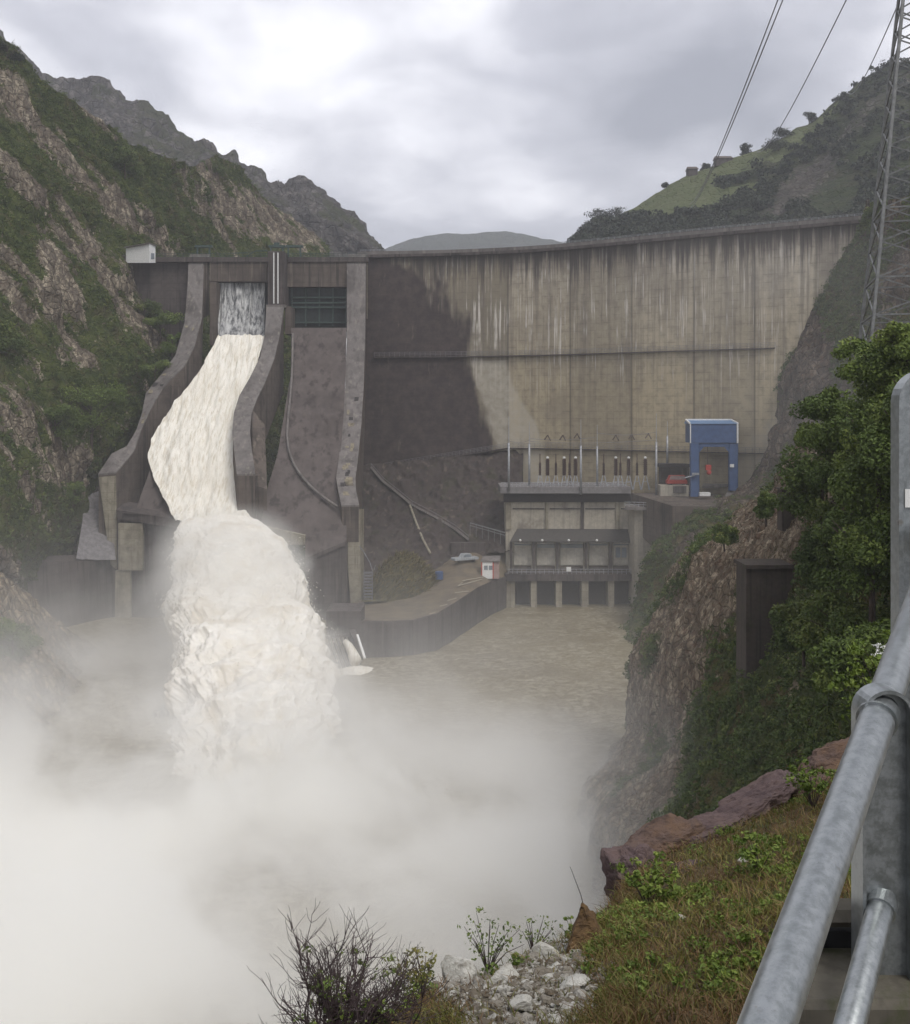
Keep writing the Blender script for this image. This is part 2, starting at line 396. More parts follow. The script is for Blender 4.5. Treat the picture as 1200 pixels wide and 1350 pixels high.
def leaves(centers, radii, n_per, size, lobes=6, flat=1.0, tint0=None):
    """returns verts, quads, tint: leaf clumps of small bent quads spread in lobed crowns"""
    centers = np.asarray(centers, float); radii = np.asarray(radii, float)
    if radii.ndim == 1: radii = np.stack([radii, radii, radii * 0.8], -1)
    K = len(centers); n_per = int(n_per)
    ld = rng.normal(size=(K, lobes, 3)); ld /= np.linalg.norm(ld, axis=-1, keepdims=True); ld[..., 2] = np.abs(ld[..., 2]) * 1.0 - 0.25
    lc = ld * rng.uniform(0.35, 0.75, (K, lobes, 1)); lr = rng.uniform(0.28, 0.52, (K, lobes))
    li = rng.integers(0, lobes, (K, n_per)); kk = np.arange(K)[:, None]
    d = rng.normal(size=(K, n_per, 3)); d /= np.linalg.norm(d, axis=-1, keepdims=True)
    rr = rng.uniform(0.35, 1.0, (K, n_per, 1)) ** 0.5
    off = lc[kk, li] + d * rr * lr[kk, li][..., None]
    pos = centers[:, None] + off * radii[:, None]
    pos = pos.reshape(-1, 3); N = len(pos)
    nrm = d.reshape(-1, 3) * 0.6 + rng.normal(size=(N, 3)) * 0.6 + np.array((0, 0, 0.35)); nrm /= np.linalg.norm(nrm, axis=-1, keepdims=True)
    a = np.cross(nrm, rng.normal(size=(N, 3))); a /= np.linalg.norm(a, axis=-1, keepdims=True); b = np.cross(nrm, a)
    sz = (np.asarray(size, float) * np.ones(K))[:, None].repeat(n_per, 1).reshape(-1, 1) * rng.uniform(0.5, 1.25, (N, 1))
    v = np.stack([pos - a * sz, pos - b * sz * 0.55 + nrm * sz * 0.15, pos + a * sz, pos + b * sz * 0.55 + nrm * sz * 0.15], 1).reshape(-1, 3)
    f = np.arange(N * 4).reshape(-1, 4)
    lobe_t = rng.uniform(0, 1, (K, lobes))[kk, li].reshape(-1)
    ck = rng.uniform(-0.25, 0.25, K)[:, None].repeat(n_per, 1).reshape(-1)
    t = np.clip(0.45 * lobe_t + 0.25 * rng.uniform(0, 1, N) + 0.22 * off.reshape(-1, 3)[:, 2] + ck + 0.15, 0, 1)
    return v, f, np.repeat(t, 4)
def leafobj(name, centers, radii, n_per, size, mat, parent=None, lobes=6):
    v, f, t = leaves(centers, radii, n_per, size, lobes)
    if parent is not None: v = v - np.array(parent.location)
    return mesh_np(name, v, f, mat, parent, False, {'tint': t})

def scatter(V, mask, n, seed=0):
    r = np.random.default_rng(seed); p = mask.reshape(-1).astype(float); p = p / p.sum()
    i = r.choice(len(p), size=n, p=p); return V.reshape(-1, 3)[i], i

# ---- left hillside
ROT_L = (0, math.radians(33), 0)
MAT['hill_l'] = rockmat('left_hillside_ground', (0.52, 0.45, 0.34), (0.20, 0.165, 0.13), (0.10, 0.07, 0.045), (0.045, 0.062, 0.018), (0.095, 0.115, 0.03), (0, math.radians(-35), 0), 0.4)
LH = [
 [(-420, -300, 215), (-420, -60, 190), (-420, 150, 170), (-420, 380, 145), (-420, 640, 118), (-420, 860, 110), (-420, 1200, 110), (-420, 1500, 110)],
 [(-150, -90, 240), (-150, 60, 226), (-150, 220, 208), (-150, 400, 182), (-150, 600, 155), (-150, 760, 150), (-150, 980, 150), (-150, 1250, 150)],
 [(0, 45, 262), (0, 150, 250), (0, 270, 236), (0, 400, 216), (0, 560, 192), (0, 735, 176), (0, 900, 190), (0, 1080, 190)],
 [(45, 92, 266), (45, 180, 256), (45, 280, 246), (45, 400, 228), (45, 560, 206), (45, 722, 198), (45, 880, 240), (45, 1060, 240)],
 [(90, 128, 272), (90, 205, 265), (90, 290, 256), (90, 400, 240), (90, 540, 223), (90, 685, 219), (90, 850, 255), (90, 1030, 255)],
 [(140, 160, 279), (140, 240, 273), (140, 310, 267), (140, 390, 254), (140, 490, 240), (140, 590, 238), (140, 830, 275), (140, 1010, 275)],
 [(180, 190, 288), (180, 250, 283), (180, 320, 278), (180, 385, 268), (180, 460, 254), (180, 540, 251), (180, 830, 285), (180, 1000, 285)],
 [(215, 212, 298), (215, 270, 293), (215, 330, 288), (215, 400, 279), (215, 455, 264), (215, 540, 262), (215, 830, 290), (215, 1000, 290)],
 [(250, 222, 312), (250, 270, 306), (250, 330, 300), (250, 400, 290), (250, 480, 282), (250, 600, 280), (250, 830, 275), (250, 1000, 270)],
 [(282, 204, 330), (282, 260, 322), (282, 330, 312), (282, 400, 300), (282, 500, 294), (282, 600, 290), (282, 830, 285), (282, 1000, 280)],
 [(315, 222, 345), (315, 275, 334), (315, 335, 320), (315, 400, 306), (315, 500, 300), (315, 600, 296), (315, 830, 290), (315, 1000, 285)],
 [(350, 258, 360), (350, 295, 350), (350, 340, 330), (350, 400, 316), (350, 500, 310), (350, 600, 300), (350, 830, 295), (350, 1000, 290)],
 [(390, 296, 372), (390, 318, 360), (390, 350, 340), (390, 400, 320), (390, 500, 312), (390, 600, 305), (390, 830, 300), (390, 1000, 295)],
 [(430, 332, 380), (430, 345, 368), (430, 360, 350), (430, 400, 330), (430, 500, 320), (430, 600, 310), (430, 830, 305), (430, 1000, 300)],
]
def strip_mask(x, y, segs):
    r = np.zeros_like(x)
    for (x0, y0, x1, y1, w) in segs:
        dx, dy = x1 - x0, y1 - y0; L2 = dx * dx + dy * dy; t = np.clip(((x - x0) * dx + (y - y0) * dy) / L2, 0, 1)
        d = np.hypot(x - x0 - t * dx, y - y0 - t * dy); r = np.maximum(r, np.exp(-(d / (w * (1.15 - 0.5 * np.abs(2 * t - 1)))) ** 2))
    return r
def lh_attrs(V, Q, N, S):
    x, y = Q[..., 0], Q[..., 1]
    n = fbm(V * 0.06, 5, 33); n2 = fbm(V * 0.18, 4, 71)
    d = np.array((0.62, 0.15, -0.80)); d /= np.linalg.norm(d); al = (V @ d)[..., None] * d
    n3 = fbm((V - al) * 0.45 + al * 0.07, 4, 19)
    st = strip_mask(x, y, [(-40, 70, 80, 190, 16), (60, 180, 180, 300, 17), (-30, 175, 60, 300, 10), (25, 235, 130, 345, 15), (60, 330, 110, 480, 20), (125, 335, 205, 450, 17), (-60, 470, 110, 650, 28), (-60, 250, 40, 370, 14), (-60, 690, 60, 800, 14), (-80, 770, 150, 890, 42),
        (260, 215, 330, 300, 30), (330, 260, 400, 325, 22), (100, 120, 150, 180, 10), (0, 360, 40, 420, 12), (-20, 560, 60, 700, 12), (180, 300, 235, 345, 12), (-60, 880, 80, 980, 50)])
    veg = 0.88 + 0.5 * n + 0.35 * n2 - st * (0.85 + 2.3 * n3) - 0.9 * np.clip(n3 - 0.08, 0, 1)
    veg = veg - sstep(800, 860, y) * 0.3
    return {'veg': np.clip(veg, 0, 1), 'meadow': np.zeros_like(veg)}
lh, LV, LQ, LN, LA = sheet('left_hillside', LH, 420, 420, MAT['hill_l'], amp=3.2, freq=0.06, strata=((0.62, 0.15, -0.80), 0.22, 2.1, 0.7), seed=3, blur=6, attrs_fn=lh_attrs,
   dispmask=lambda Q, V: 1.0 - 0.8 * sstep(150, 190, Q[..., 0]) * sstep(330, 360, Q[..., 1]))
vis = (LQ[..., 0] > -60) & (LQ[..., 1] < 900)
pts, ii = scatter(LV, (LA['veg'] > 0.55) * vis * (LA['veg'] - 0.45), 8500, 5)
rad = rng.uniform(0.5, 1.7, len(pts)) ** 1.2
tag(leafobj('hillside_scrub', pts, rad, 36, 0.24, MAT['scrub'], lobes=5), 'low dark green scrub covering the steep rocky left hillside', 'scrub', kind='stuff')

# ---- pale slanting rock shelf at the lower left, in front of the black wall
SH = [[(-420, 640, 112), (-420, 800, 95), (-420, 1100, 75), (-420, 1500, 60)],
      [(-150, 672, 140), (-150, 820, 122), (-150, 1000, 105), (-150, 1300, 82)],
      [(0, 756, 168), (0, 850, 152), (0, 960, 135), (0, 1100, 112)],
      [(45, 792, 180), (45, 870, 160), (45, 960, 142), (45, 1080, 118)],
      [(90, 828, 190), (90, 890, 168), (90, 960, 150), (90, 1070, 122)],
      [(130, 858, 196), (130, 910, 174), (130, 970, 154), (130, 1060, 124)],
      [(165, 892, 180), (165, 930, 166), (165, 980, 150), (165, 1060, 124)]]
MAT['shelf'] = rockmat('pale_shelf_rock', (0.48, 0.40, 0.29), (0.27, 0.21, 0.15), (0.17, 0.12, 0.07), (0.05, 0.06, 0.018), (0.09, 0.10, 0.03), (0, math.radians(-35), 0), 0.3)
sf, FV, FQ, FN_, FA = sheet('rock_shelf', SH, 190, 150, MAT['shelf'], amp=1.6, freq=0.10, strata=((0.62, 0.15, -0.80), 0.35, 1.3, 0.5), seed=6, blur=3, drop=(8, 6),
    attrs_fn=lambda V, Q, N, S: {'veg': np.clip(0.22 + 0.5 * fbm(V * 0.08, 4, 3) + 0.8 * np.exp(-(((Q[..., 0] - 20) / 30) ** 2 + ((Q[..., 1] - 850) / 28) ** 2)), 0, 1), 'meadow': 0 * S})
pts, ii = scatter(FV, (FA['veg'] > 0.5) * (FQ[..., 0] > -60) * 1.0, 260, 15)
tag(leafobj('shelf_scrub', pts, rng.uniform(0.4, 1.1, len(pts)), 40, 0.2, MAT['scrub'], lobes=5), 'patches of scrub on the pale slanting rock at the lower left', 'scrub', kind='stuff')

# ---- far left ridge
MAT['ridge'] = rockmat('far_ridge_rock', (0.20, 0.18, 0.165), (0.10, 0.092, 0.09), (0.07, 0.06, 0.05), (0.045, 0.05, 0.03), (0.07, 0.075, 0.035), (0, math.radians(-40), 0), 0.12, 3.0)
tops = [(-300, -120), (-150, -60), (-60, 0), (0, 40), (18, 58), (45, 84), (60, 97), (85, 104), (112, 109), (132, 102), (150, 118), (163, 128), (182, 133), (196, 130), (215, 152), (235, 176), (252, 186), (268, 184), (290, 192), (308, 200), (326, 219), (345, 228), (362, 240), (376, 244), (388, 240), (400, 234), (412, 243), (424, 250), (432, 262), (450, 276), (466, 289), (480, 303), (493, 320), (506, 335), (520, 352)]
RG = [[(px, py, 640 - 0.1 * px), (px + 6, py * 0.7 + 0.3 * 380, 585 - 0.1 * px), (px + 12, py * 0.4 + 0.6 * 380, 540), (px + 18, 385, 480)] for px, py in tops]
sheet('far_ridge', RG, 520, 170, MAT['ridge'], amp=7, freq=0.032, strata=((0.6, 0.2, -0.78), 0.07, 5.0, 0.5), seed=12, blur=1, drop=(60, 60),
      attrs_fn=lambda V, Q, N, S: {'veg': np.clip(0.35 + 0.5 * fbm(V * 0.02, 4, 8) - S, 0, 1), 'meadow': np.zeros(V.shape[:2])},
      crag=0.75, dispmask=lambda Q, V: 0.6 + 0 * Q[..., 0])
# ---- far mountain in cloud
MAT['farm'] = rockmat('far_mountain_ground', (0.10, 0.10, 0.10), (0.07, 0.075, 0.075), (0.06, 0.06, 0.05), (0.045, 0.055, 0.04), (0.06, 0.07, 0.05), (0, 0, 0), 0.02, 8.0)
FM = [[(px, py, 1600), (px, py * 0.5 + 180, 1450), (px, 370, 1250)] for px, py in [(430, 350), (480, 340), (510, 325), (540, 313), (575, 309), (610, 308), (640, 304), (665, 303), (690, 309), (715, 316), (745, 320), (775, 323), (810, 328), (850, 345)]]
sheet('far_mountain', FM, 120, 50, MAT['farm'], amp=10, freq=0.008, seed=22, blur=1, drop=(150, 100), attrs_fn=lambda V, Q, N, S: {'veg': 0.7 + 0 * V[..., 0], 'meadow': 0 * V[..., 0]})

# ---- right hill with meadows
MAT['hill_r'] = rockmat('right_hill_ground', (0.17, 0.15, 0.13), (0.10, 0.09, 0.08), (0.07, 0.06, 0.04), (0.028, 0.038, 0.016), (0.05, 0.065, 0.024), (0, math.radians(50), 0), 0.12, 2.0)
rt = [(735, 345), (755, 328), (772, 306), (792, 290), (815, 284), (838, 272), (858, 260), (878, 250), (900, 238), (925, 228), (950, 216), (975, 207), (1000, 198), (1025, 184), (1050, 170), (1072, 160), (1090, 148), (1108, 132), (1125, 116), (1145, 100), (1165, 86), (1185, 79), (1205, 80), (1240, 70), (1300, 50), (1400, 0), (1550, -60)]
RH = [[(px, py, 470), (px, py + 0.25 * (370 - py), 430), (px, py + 0.55 * (370 - py), 380), (px, py + 0.8 * (370 - py), 325), (px, 385, 285)] for px, py in rt]
def rh_attrs(V, Q, N, S):
    x, y = Q[..., 0], Q[..., 1]
    top = np.interp(x, [a for a, b in rt], [b for a, b in rt]); d = y - top
    n = fbm(V * 0.03, 4, 5)
    wid = np.interp(x, [800, 860, 930, 1000, 1040, 1090, 1120], [14, 30, 50, 55, 34, 16, 0])
    mead = (d < wid * (1 + 0.5 * n)) & (d > -5) & (x > 800) & (x < 1110) & (n > -0.28)
    hedge = np.abs(fbm(V * np.array((0.012, 0.012, 0.05)), 2, 77)) < 0.035
    mead = mead & ~hedge
    lightsl = sstep(0.2, 0.5, np.exp(-(((x - 1090) / 60) ** 2 + ((y - 250) / 40) ** 2)) + 0.4 * n)
    veg = np.clip(1.0 + 0.6 * n - 0.45 * np.exp(-(((x - 1110 + (y - 190)) / 30) ** 2)) * (x > 1000), 0, 1)
    return {'veg': veg, 'meadow': np.clip(mead * 1.0 + 0.38 * lightsl, 0, 1)}
rh, RV, RQ, RN, RA = sheet('right_hill', RH, 330, 170, MAT['hill_r'], amp=5, freq=0.025, strata=((-0.7, 0.2, -0.6), 0.06, 2.5, 0.5), seed=41, blur=2, drop=(80, 60), attrs_fn=rh_attrs, dispmask=lambda Q, V: 0.6 + 0 * Q[..., 0])
wood = (RA['meadow'] < 0.3) & (RQ[..., 0] < 1260) & (RA['veg'] > 0.5) & (RQ[..., 0] > 745)
pts, ii = scatter(RV, wood * (1.0 + 1.5 * (RQ[..., 1] > 240)), 2600, 9)
tag(leafobj('hill_woodland', pts + np.array((0, 0, 1.0)), rng.uniform(1.8, 4.5, len(pts)), 60, 0.75, MAT['scrub_dark']), 'dark woodland covering the right hill below the green meadows', 'woodland', kind='stuff')

# ---- right abutment slope beside the dam
MAT['abut'] = rockmat('abutment_ground', (0.27, 0.22, 0.17), (0.13, 0.10, 0.08), (0.14, 0.08, 0.05), (0.055, 0.068, 0.022), (0.11, 0.115, 0.038), (0, math.radians(35), 0), 0.4)
AB = [
 [(1145, 262, 228), (1150, 268, 218), (1175, 268, 210), (1220, 250, 200), (1330, 230, 180), (1500, 180, 160)],
 [(1128, 300, 232), (1135, 302, 220), (1165, 308, 210), (1215, 300, 196), (1320, 300, 176), (1500, 300, 150)],
 [(1095, 350, 234), (1103, 352, 223), (1140, 356, 212), (1200, 360, 196), (1320, 370, 170), (1500, 370, 140)],
 [(1066, 398, 236), (1074, 400, 226), (1120, 410, 212), (1190, 420, 194), (1320, 430, 160), (1500, 430, 130)],
 [(1036, 448, 238), (1044, 450, 227), (1100, 460, 210), (1180, 470, 190), (1320, 480, 150), (1500, 480, 120)],
 [(1020, 500, 238), (1028, 500, 226), (1085, 510, 208), (1170, 520, 185), (1320, 530, 140), (1500, 540, 110)],
 [(1028, 560, 236), (1036, 560, 222), (1080, 565, 205), (1160, 580, 180), (1320, 590, 130), (1500, 600, 100)],
 [(1012, 605, 236), (1020, 606, 220), (1070, 615, 200), (1150, 640, 172), (1320, 660, 125), (1500, 660, 95)],
 [(965, 655, 240), (985, 660, 216), (1060, 680, 195), (1140, 720, 165), (1320, 740, 118), (1500, 740, 90)],
 [(898, 672, 238), (905, 688, 212), (1000, 730, 190), (1120, 780, 160), (1320, 800, 112), (1500, 800, 85)],
 [(850, 742, 236), (862, 745, 216), (960, 800, 190), (1100, 850, 150), (1320, 880, 105), (1500, 880, 80)],
 [(835, 815, 238), (845, 815, 212), (930, 870, 178), (1080, 920, 135), (1320, 950, 98), (1500, 960, 75)],
 [(800, 880, 196), (812, 880, 190), (900, 930, 160), (1080, 980, 120), (1320, 1000, 95), (1500, 1000, 70)],
]
def ab_attrs(V, Q, N, S):
    x, y = Q[..., 0], Q[..., 1]
    n = fbm(V * 0.07, 4, 15)
    veg = np.clip(0.66 + 1.0 * n - S * 0.4 - 0.45 * np.exp(-(((x - 1065) / 40) ** 2 + ((y - 470) / 60) ** 2)) + 0.3 * (y > 660), 0, 1)
    return {'veg': veg, 'meadow': np.zeros_like(veg)}
ab, AV, AQ, AN, AA = sheet('abutment_slope', AB, 200, 220, MAT['abut'], amp=3.0, freq=0.07, strata=((-0.5, 0.2, -0.85), 0.25, 1.4, 0.6), seed=55, blur=3, attrs_fn=ab_attrs)
pts, ii = scatter(AV, (AA['veg'] > 0.5) * (AQ[..., 0] < 1260) * 1.0, 4200, 19)
tag(leafobj('abutment_scrub', pts, rng.uniform(0.5, 1.6, len(pts)), 44, 0.26, MAT['scrub'], lobes=5), 'thin scrub on the misty slope at the right end of the dam', 'scrub', kind='stuff')

# ---- right cliff
MAT['cliff'] = rockmat('right_cliff_rock', (0.48, 0.40, 0.29), (0.21, 0.16, 0.11), (0.13, 0.07, 0.045), (0.04, 0.055, 0.016), (0.085, 0.10, 0.028), (0, math.radians(30), 0), 0.7, 0.6)
RC = [
 [(1075, 560, 128), (1085, 565, 112), (1120, 560, 80), (1160, 540, 60), (1260, 520, 44), (1450, 480, 36), (1700, 450, 30)],
 [(1010, 640, 134), (1022, 645, 120), (1080, 640, 90), (1140, 640, 64), (1250, 640, 44), (1450, 620, 34), (1700, 600, 28)],
 [(958, 678, 136), (972, 682, 120), (1040, 690, 98), (1120, 710, 68), (1240, 720, 44), (1450, 720, 33), (1700, 720, 26)],
 [(902, 725, 138), (912, 732, 122), (980, 745, 104), (1090, 770, 72), (1230, 790, 44), (1450, 800, 32), (1700, 800, 25)],
 [(872, 785, 140), (882, 790, 124), (950, 805, 106), (1060, 840, 76), (1220, 860, 44), (1450, 880, 31), (1700, 880, 24)],
 [(838, 845, 142), (848, 850, 124), (915, 865, 107), (1040, 900, 76), (1220, 930, 42), (1450, 940, 30), (1700, 940, 23)],
 [(826, 905, 142), (836, 910, 124), (905, 930, 105), (1030, 960, 74), (1220, 1000, 38), (1450, 1000, 28), (1700, 1000, 22)],
 [(830, 965, 140), (840, 965, 122), (900, 985, 102), (1020, 1020, 68), (1210, 1060, 33), (1450, 1060, 26), (1700, 1060, 20)],
 [(790, 1020, 132), (800, 1022, 116), (880, 1040, 98), (1000, 1080, 60), (1200, 1120, 28), (1450, 1120, 22), (1700, 1120, 18)],
 [(755, 1062, 128), (765, 1068, 116), (850, 1100, 90), (960, 1150, 52), (1180, 1180, 25), (1450, 1180, 20), (1700, 1180, 16)],
 [(770, 1120, 116), (782, 1130, 104), (840, 1180, 78), (950, 1250, 42), (1170, 1250, 22), (1450, 1250, 17), (1700, 1250, 14)],
 [(770, 1350, 84), (790, 1360, 74), (840, 1420, 60), (950, 1450, 34), (1170, 1450, 18), (1450, 1450, 14), (1700, 1450, 12)],
]
def rc_attrs(V, Q, N, S):
    x, y = Q[..., 0], Q[..., 1]
    n = fbm(V * 0.10, 4, 25)
    edge = np.interp(y, [560, 640, 680, 740, 850, 950, 1050, 1130], [1080, 1010, 965, 905, 845, 838, 780, 780])
    veg = 0.30 + 1.1 * n + sstep(35, 200, x - edge) * 0.55 - np.clip(S, 0, 1) * 0.5
    veg -= 0.6 * np.exp(-(((x - 1020) / 45) ** 2 + ((y - 690) / 30) ** 2))
    return {'veg': np.clip(veg, 0, 1), 'meadow': np.zeros_like(veg)}
rc, CV, CQ, CN, CA = sheet('right_cliff', RC, 260, 330, MAT['cliff'], amp=1.7, freq=0.12, strata=((-0.35, 0.3, -0.85), 0.5, 0.8, 0.6), seed=65, blur=4, attrs_fn=rc_attrs,
    dispmask=lambda Q, V: np.clip(V[..., 1] / 80.0, 0.15, 1.2))
m_ = (CA['veg'] > 0.5) * (CQ[..., 0] < 1230) * (CQ[..., 1] < 1200)
pts, ii = scatter(CV, m_ * 1.0 / np.maximum(20, CV[..., 1]) , 4200, 29)
dist_s = pts[:, 1] / 110.0
tag(leafobj('cliff_scrub', pts, rng.uniform(0.4, 1.3, len(pts)) * (0.35 + 0.65 * dist_s), 60, 0.16 * (0.35 + 0.65 * dist_s), MAT['scrub'], lobes=5), 'mixed scrub growing over the rocky right bank', 'scrub', kind='stuff')

# ---------------------------------------------------------------- river
mw = M('muddy_river_water', 0.35, 0.4)
fl = m_ = None
v1 = mw.mp((0.035, 0.05, 0.035), rot=(0, 0, 0.5)); wf = mw.noise(1.0, 7, 0.62, v1, 1.6); wf2 = mw.noise(0.9, 5, 0.65, None, 0.8)
ridg = mw.math('SUBTRACT', 1.0, mw.math('MULTIPLY', mw.math('ABSOLUTE', mw.math('SUBTRACT', wf, 0.5)), 6.5), None, True)
foam = mw.math('MULTIPLY', ridg, mw.mr(wf2, 0.42, 0.62))
cc = mw.mix(mw.mr(mw.noise(0.03, 3, 0.5), 0.4, 0.6), (0.145, 0.112, 0.058), (0.195, 0.158, 0.09))
cc = mw.mix(mw.math('MULTIPLY', foam, 0.95), cc, (0.36, 0.325, 0.24))
mw.col(cc); mw.bump(mw.math('ADD', mw.noise(0.5, 5, 0.6, None, 0.6), mw.math('MULTIPLY', wf2, 0.7)), 0.5, 0.8)
MAT['water'] = mw.m
xs = np.linspace(-260, 160, 240); ys = np.linspace(-30, 275, 200); X, Yg = np.meshgrid(xs, ys, indexing='ij')
Z = 2.3 + fbm(np.stack([X * 0.12, Yg * 0.12, 0 * X], -1), 4, 3) * 0.35
idx = np.arange(X.size).reshape(X.shape)
mesh_np('river', np.stack([X, Yg, Z], -1).reshape(-1, 3), np.stack([idx[:-1, :-1], idx[1:, :-1], idx[1:, 1:], idx[:-1, 1:]], -1).reshape(-1, 4), MAT['water'], smooth=True)['kind'] = 'structure'
# ---- valley floor: one broad ground sheet below everything, out past the last mountain
mg = plain('valley_soil', (0.07, 0.065, 0.05), 0.95, 0.0, 0.3, 0.02)
MB().quad((-2500, -1200, -1.2), (2500, -1200, -1.2), (2500, 3500, -1.2), (-2500, 3500, -1.2)).build('ground', mg)['kind'] = 'structure'

# ---------------------------------------------------------------- arch dam
dam = thing('arch_dam', 'tall curved concrete arch dam streaked dark and tan, crossing the valley', 'dam', (20, 265, 0))
pl = [(-42.5, 272), (-24.5, 270.5), (0, 267), (14, 263), (27.5, 257), (51, 241), (66, 231.5), (83, 221), (96, 214), (112, 206)]
cx = np.array([a for a, b in pl], float); cyy = np.array([b for a, b in pl], float)
ux = np.linspace(-24.5, 112, 520); uy = np.interp(ux, cx, cyy)
for _ in range(500):
    uy[1:-1] = (uy[:-2] + 2 * uy[1:-1] + uy[2:]) / 4
CREST = 84.6
uz = np.linspace(0, CREST, 330)
XX, ZZ = np.meshgrid(ux, uz, indexing='ij'); YY = uy[:, None] + 0 * ZZ
arc = np.concatenate([[0], np.cumsum(np.hypot(np.diff(ux), np.diff(uy)))]); AR = arc[:, None] + 0 * ZZ
DQx = XX / YY * F + 600; DQy = HY - (ZZ - EYE) / YY * F
nb = fbm(np.stack([AR * 0.09, ZZ * 0.09, 0 * AR], -1), 5, 91)
bx_ = np.interp(DQy, [335, 350, 370, 430, 470, 530, 575, 600, 700], [486, 540, 566, 602, 622, 640, 660, 672, 672])
nb2 = fbm(np.stack([AR * 0.5, ZZ * 0.10, 0 * AR], -1), 4, 95)
stain = sstep(12, -12, DQx - bx_ + nb * 44 + nb2 * 40)
# joints between blocks
jx = [(p - 600) for p in (670, 752, 833, 915, 995, 1075, 1150)]
joint = np.zeros_like(DQx)
top_x = ux / uy * F + 600
for p in (670, 752, 833, 915, 995, 1075, 1150):
    joint = np.maximum(joint, np.exp(-((top_x[:, None] - p + 0 * ZZ) / 1.1) ** 2))
blk = np.digitize(top_x, [670, 752, 833, 915, 995, 1075, 1150])
btone = np.array([0.3, 0.62, 0.55, 0.7, 0.58, 0.8, 0.6, 0.5])[blk][:, None] + 0 * ZZ
idx = np.arange(XX.size).reshape(XX.shape)
md = M('dam_concrete', 0.9, 0.2)
ar, zz = md.attr('arc'), md.attr('zed')
cmb = md.n.new('ShaderNodeCombineXYZ'); md.l.new(ar, cmb.inputs[0]); md.l.new(zz, cmb.inputs[1]); uvv = cmb.outputs[0]
mid = md.noise(0.5, 6, 0.65, uvv); big = md.noise(0.07, 4, 0.55, uvv)
stA = md.noise(1.0, 5, 0.7, md.mp((0.9, 0.03, 1), vec=uvv)); stB = md.noise(1.0, 3, 0.6, md.mp((0.22, 0.02, 1), loc=(5, 2, 0), vec=uvv)); stC = md.noise(1.0, 4, 0.7, md.mp((1.6, 0.04, 1), loc=(1, 7, 0), vec=uvv))
up = md.mr(zz, 50, 84, 0.0, 1.0, False)
c = md.mix(up, (0.47, 0.395, 0.26), (0.48, 0.43, 0.35))
c = md.mix(md.mr(md.attr('btone'), 0.3, 0.8), tuple([0.24, 0.21, 0.155]), c)
c = md.mix(md.math('MULTIPLY', md.mr(mid, 0.4, 0.7), 0.45), c, (0.16, 0.135, 0.10))
c = md.mix(md.math('MULTIPLY', md.mr(big, 0.5, 0.68), 0.5), c, (0.24, 0.205, 0.155))
# pour lifts and shutter joints
fr = md.math('FRACT', md.math('DIVIDE', zz, 1.75)); c = md.mix(md.math('MULTIPLY', md.math('LESS_THAN', fr, 0.09), md.mr(mid, 0.35, 0.65, 0.05, 0.40)), c, (0.09, 0.075, 0.06))
f2 = md.math('FRACT', md.math('DIVIDE', ar, 1.9)); c = md.mix(md.math('MULTIPLY', md.math('LESS_THAN', f2, 0.06), md.mr(stA, 0.4, 0.65, 0.0, 0.16)), c, (0.09, 0.075, 0.06))
# run-down streaks from the crest, strongest near the top
lowfade = md.mr(zz, 30, 80, 0.25, 1.0, False)
c = md.mix(md.math('MULTIPLY', md.math('MULTIPLY', md.mr(stA, 0.47, 0.62), lowfade), 0.55), c, (0.12, 0.10, 0.085))
c = md.mix(md.math('MULTIPLY', md.math('MULTIPLY', md.mr(stB, 0.5, 0.66), lowfade), 0.45), c, (0.13, 0.11, 0.095))
c = md.mix(md.math('MULTIPLY', md.math('MULTIPLY', md.mr(stC, 0.54, 0.62), md.mr(zz, 45, 62)), md.mr(md.noise(0.11, 3, .6, uvv), .42, .58, .1, .85)), c, (0.66, 0.62, 0.56))
topn = md.math('ADD', zz, md.math('MULTIPLY', md.math('SUBTRACT', stA, 0.5), 22.0))
c = md.mix(md.math('MULTIPLY', md.mr(topn, 77.0, 84.0), 0.9), c, (0.05, 0.043, 0.042))
c = md.mix(md.math('MULTIPLY', md.attr('joint'), 0.75), c, (0.05, 0.042, 0.035))
# pale leached edge beside the wet area, then the wet area itself
sa = md.attr('stain')
c = md.mix(md.math('MULTIPLY', md.attr('leach'), md.mr(mid, 0.2, 0.8, 0.2, 0.8)), c, (0.52, 0.48, 0.40))
dk = md.mix(md.mr(md.noise(0.35, 6, 0.7, uvv), 0.35, 0.7), (0.048, 0.038, 0.038), (0.085, 0.066, 0.06))
dk = md.mix(md.math('MULTIPLY', md.mr(md.noise(1.0, 5, 0.7, md.mp((0.7, 0.14, 1), rot=(0, 0, -0.25), vec=uvv)), 0.6, 0.74), 0.6), dk, (0.17, 0.14, 0.11))
c = md.mix(sa, c, dk)
md.col(c); md.bump(md.math('ADD', mid, md.math('MULTIPLY', fr, 0.15)), 0.25, 0.3)
leach = sstep(0.35, 0.6, np.exp(-(((DQx - bx_ - 24 + nb * 20) / 26) ** 2)) * (DQy > 475) + 0.25 * nb * (DQy > 475))
rl = np.interp(DQy, [480, 520, 560, 600], [1028, 1024, 990, 960]); leach = np.maximum(leach, sstep(0, 26, DQx - rl + nb * 20) * (DQy > 490) * 0.6)
mesh_np('wall_face', np.stack([XX - 20, YY - 265, ZZ], -1).reshape(-1, 3), np.stack([idx[:-1, :-1], idx[1:, :-1], idx[1:, 1:], idx[:-1, 1:]], -1).reshape(-1, 4), md.m, dam, True,
        {'arc': AR, 'zed': ZZ, 'stain': stain, 'joint': joint, 'btone': btone, 'leach': leach})
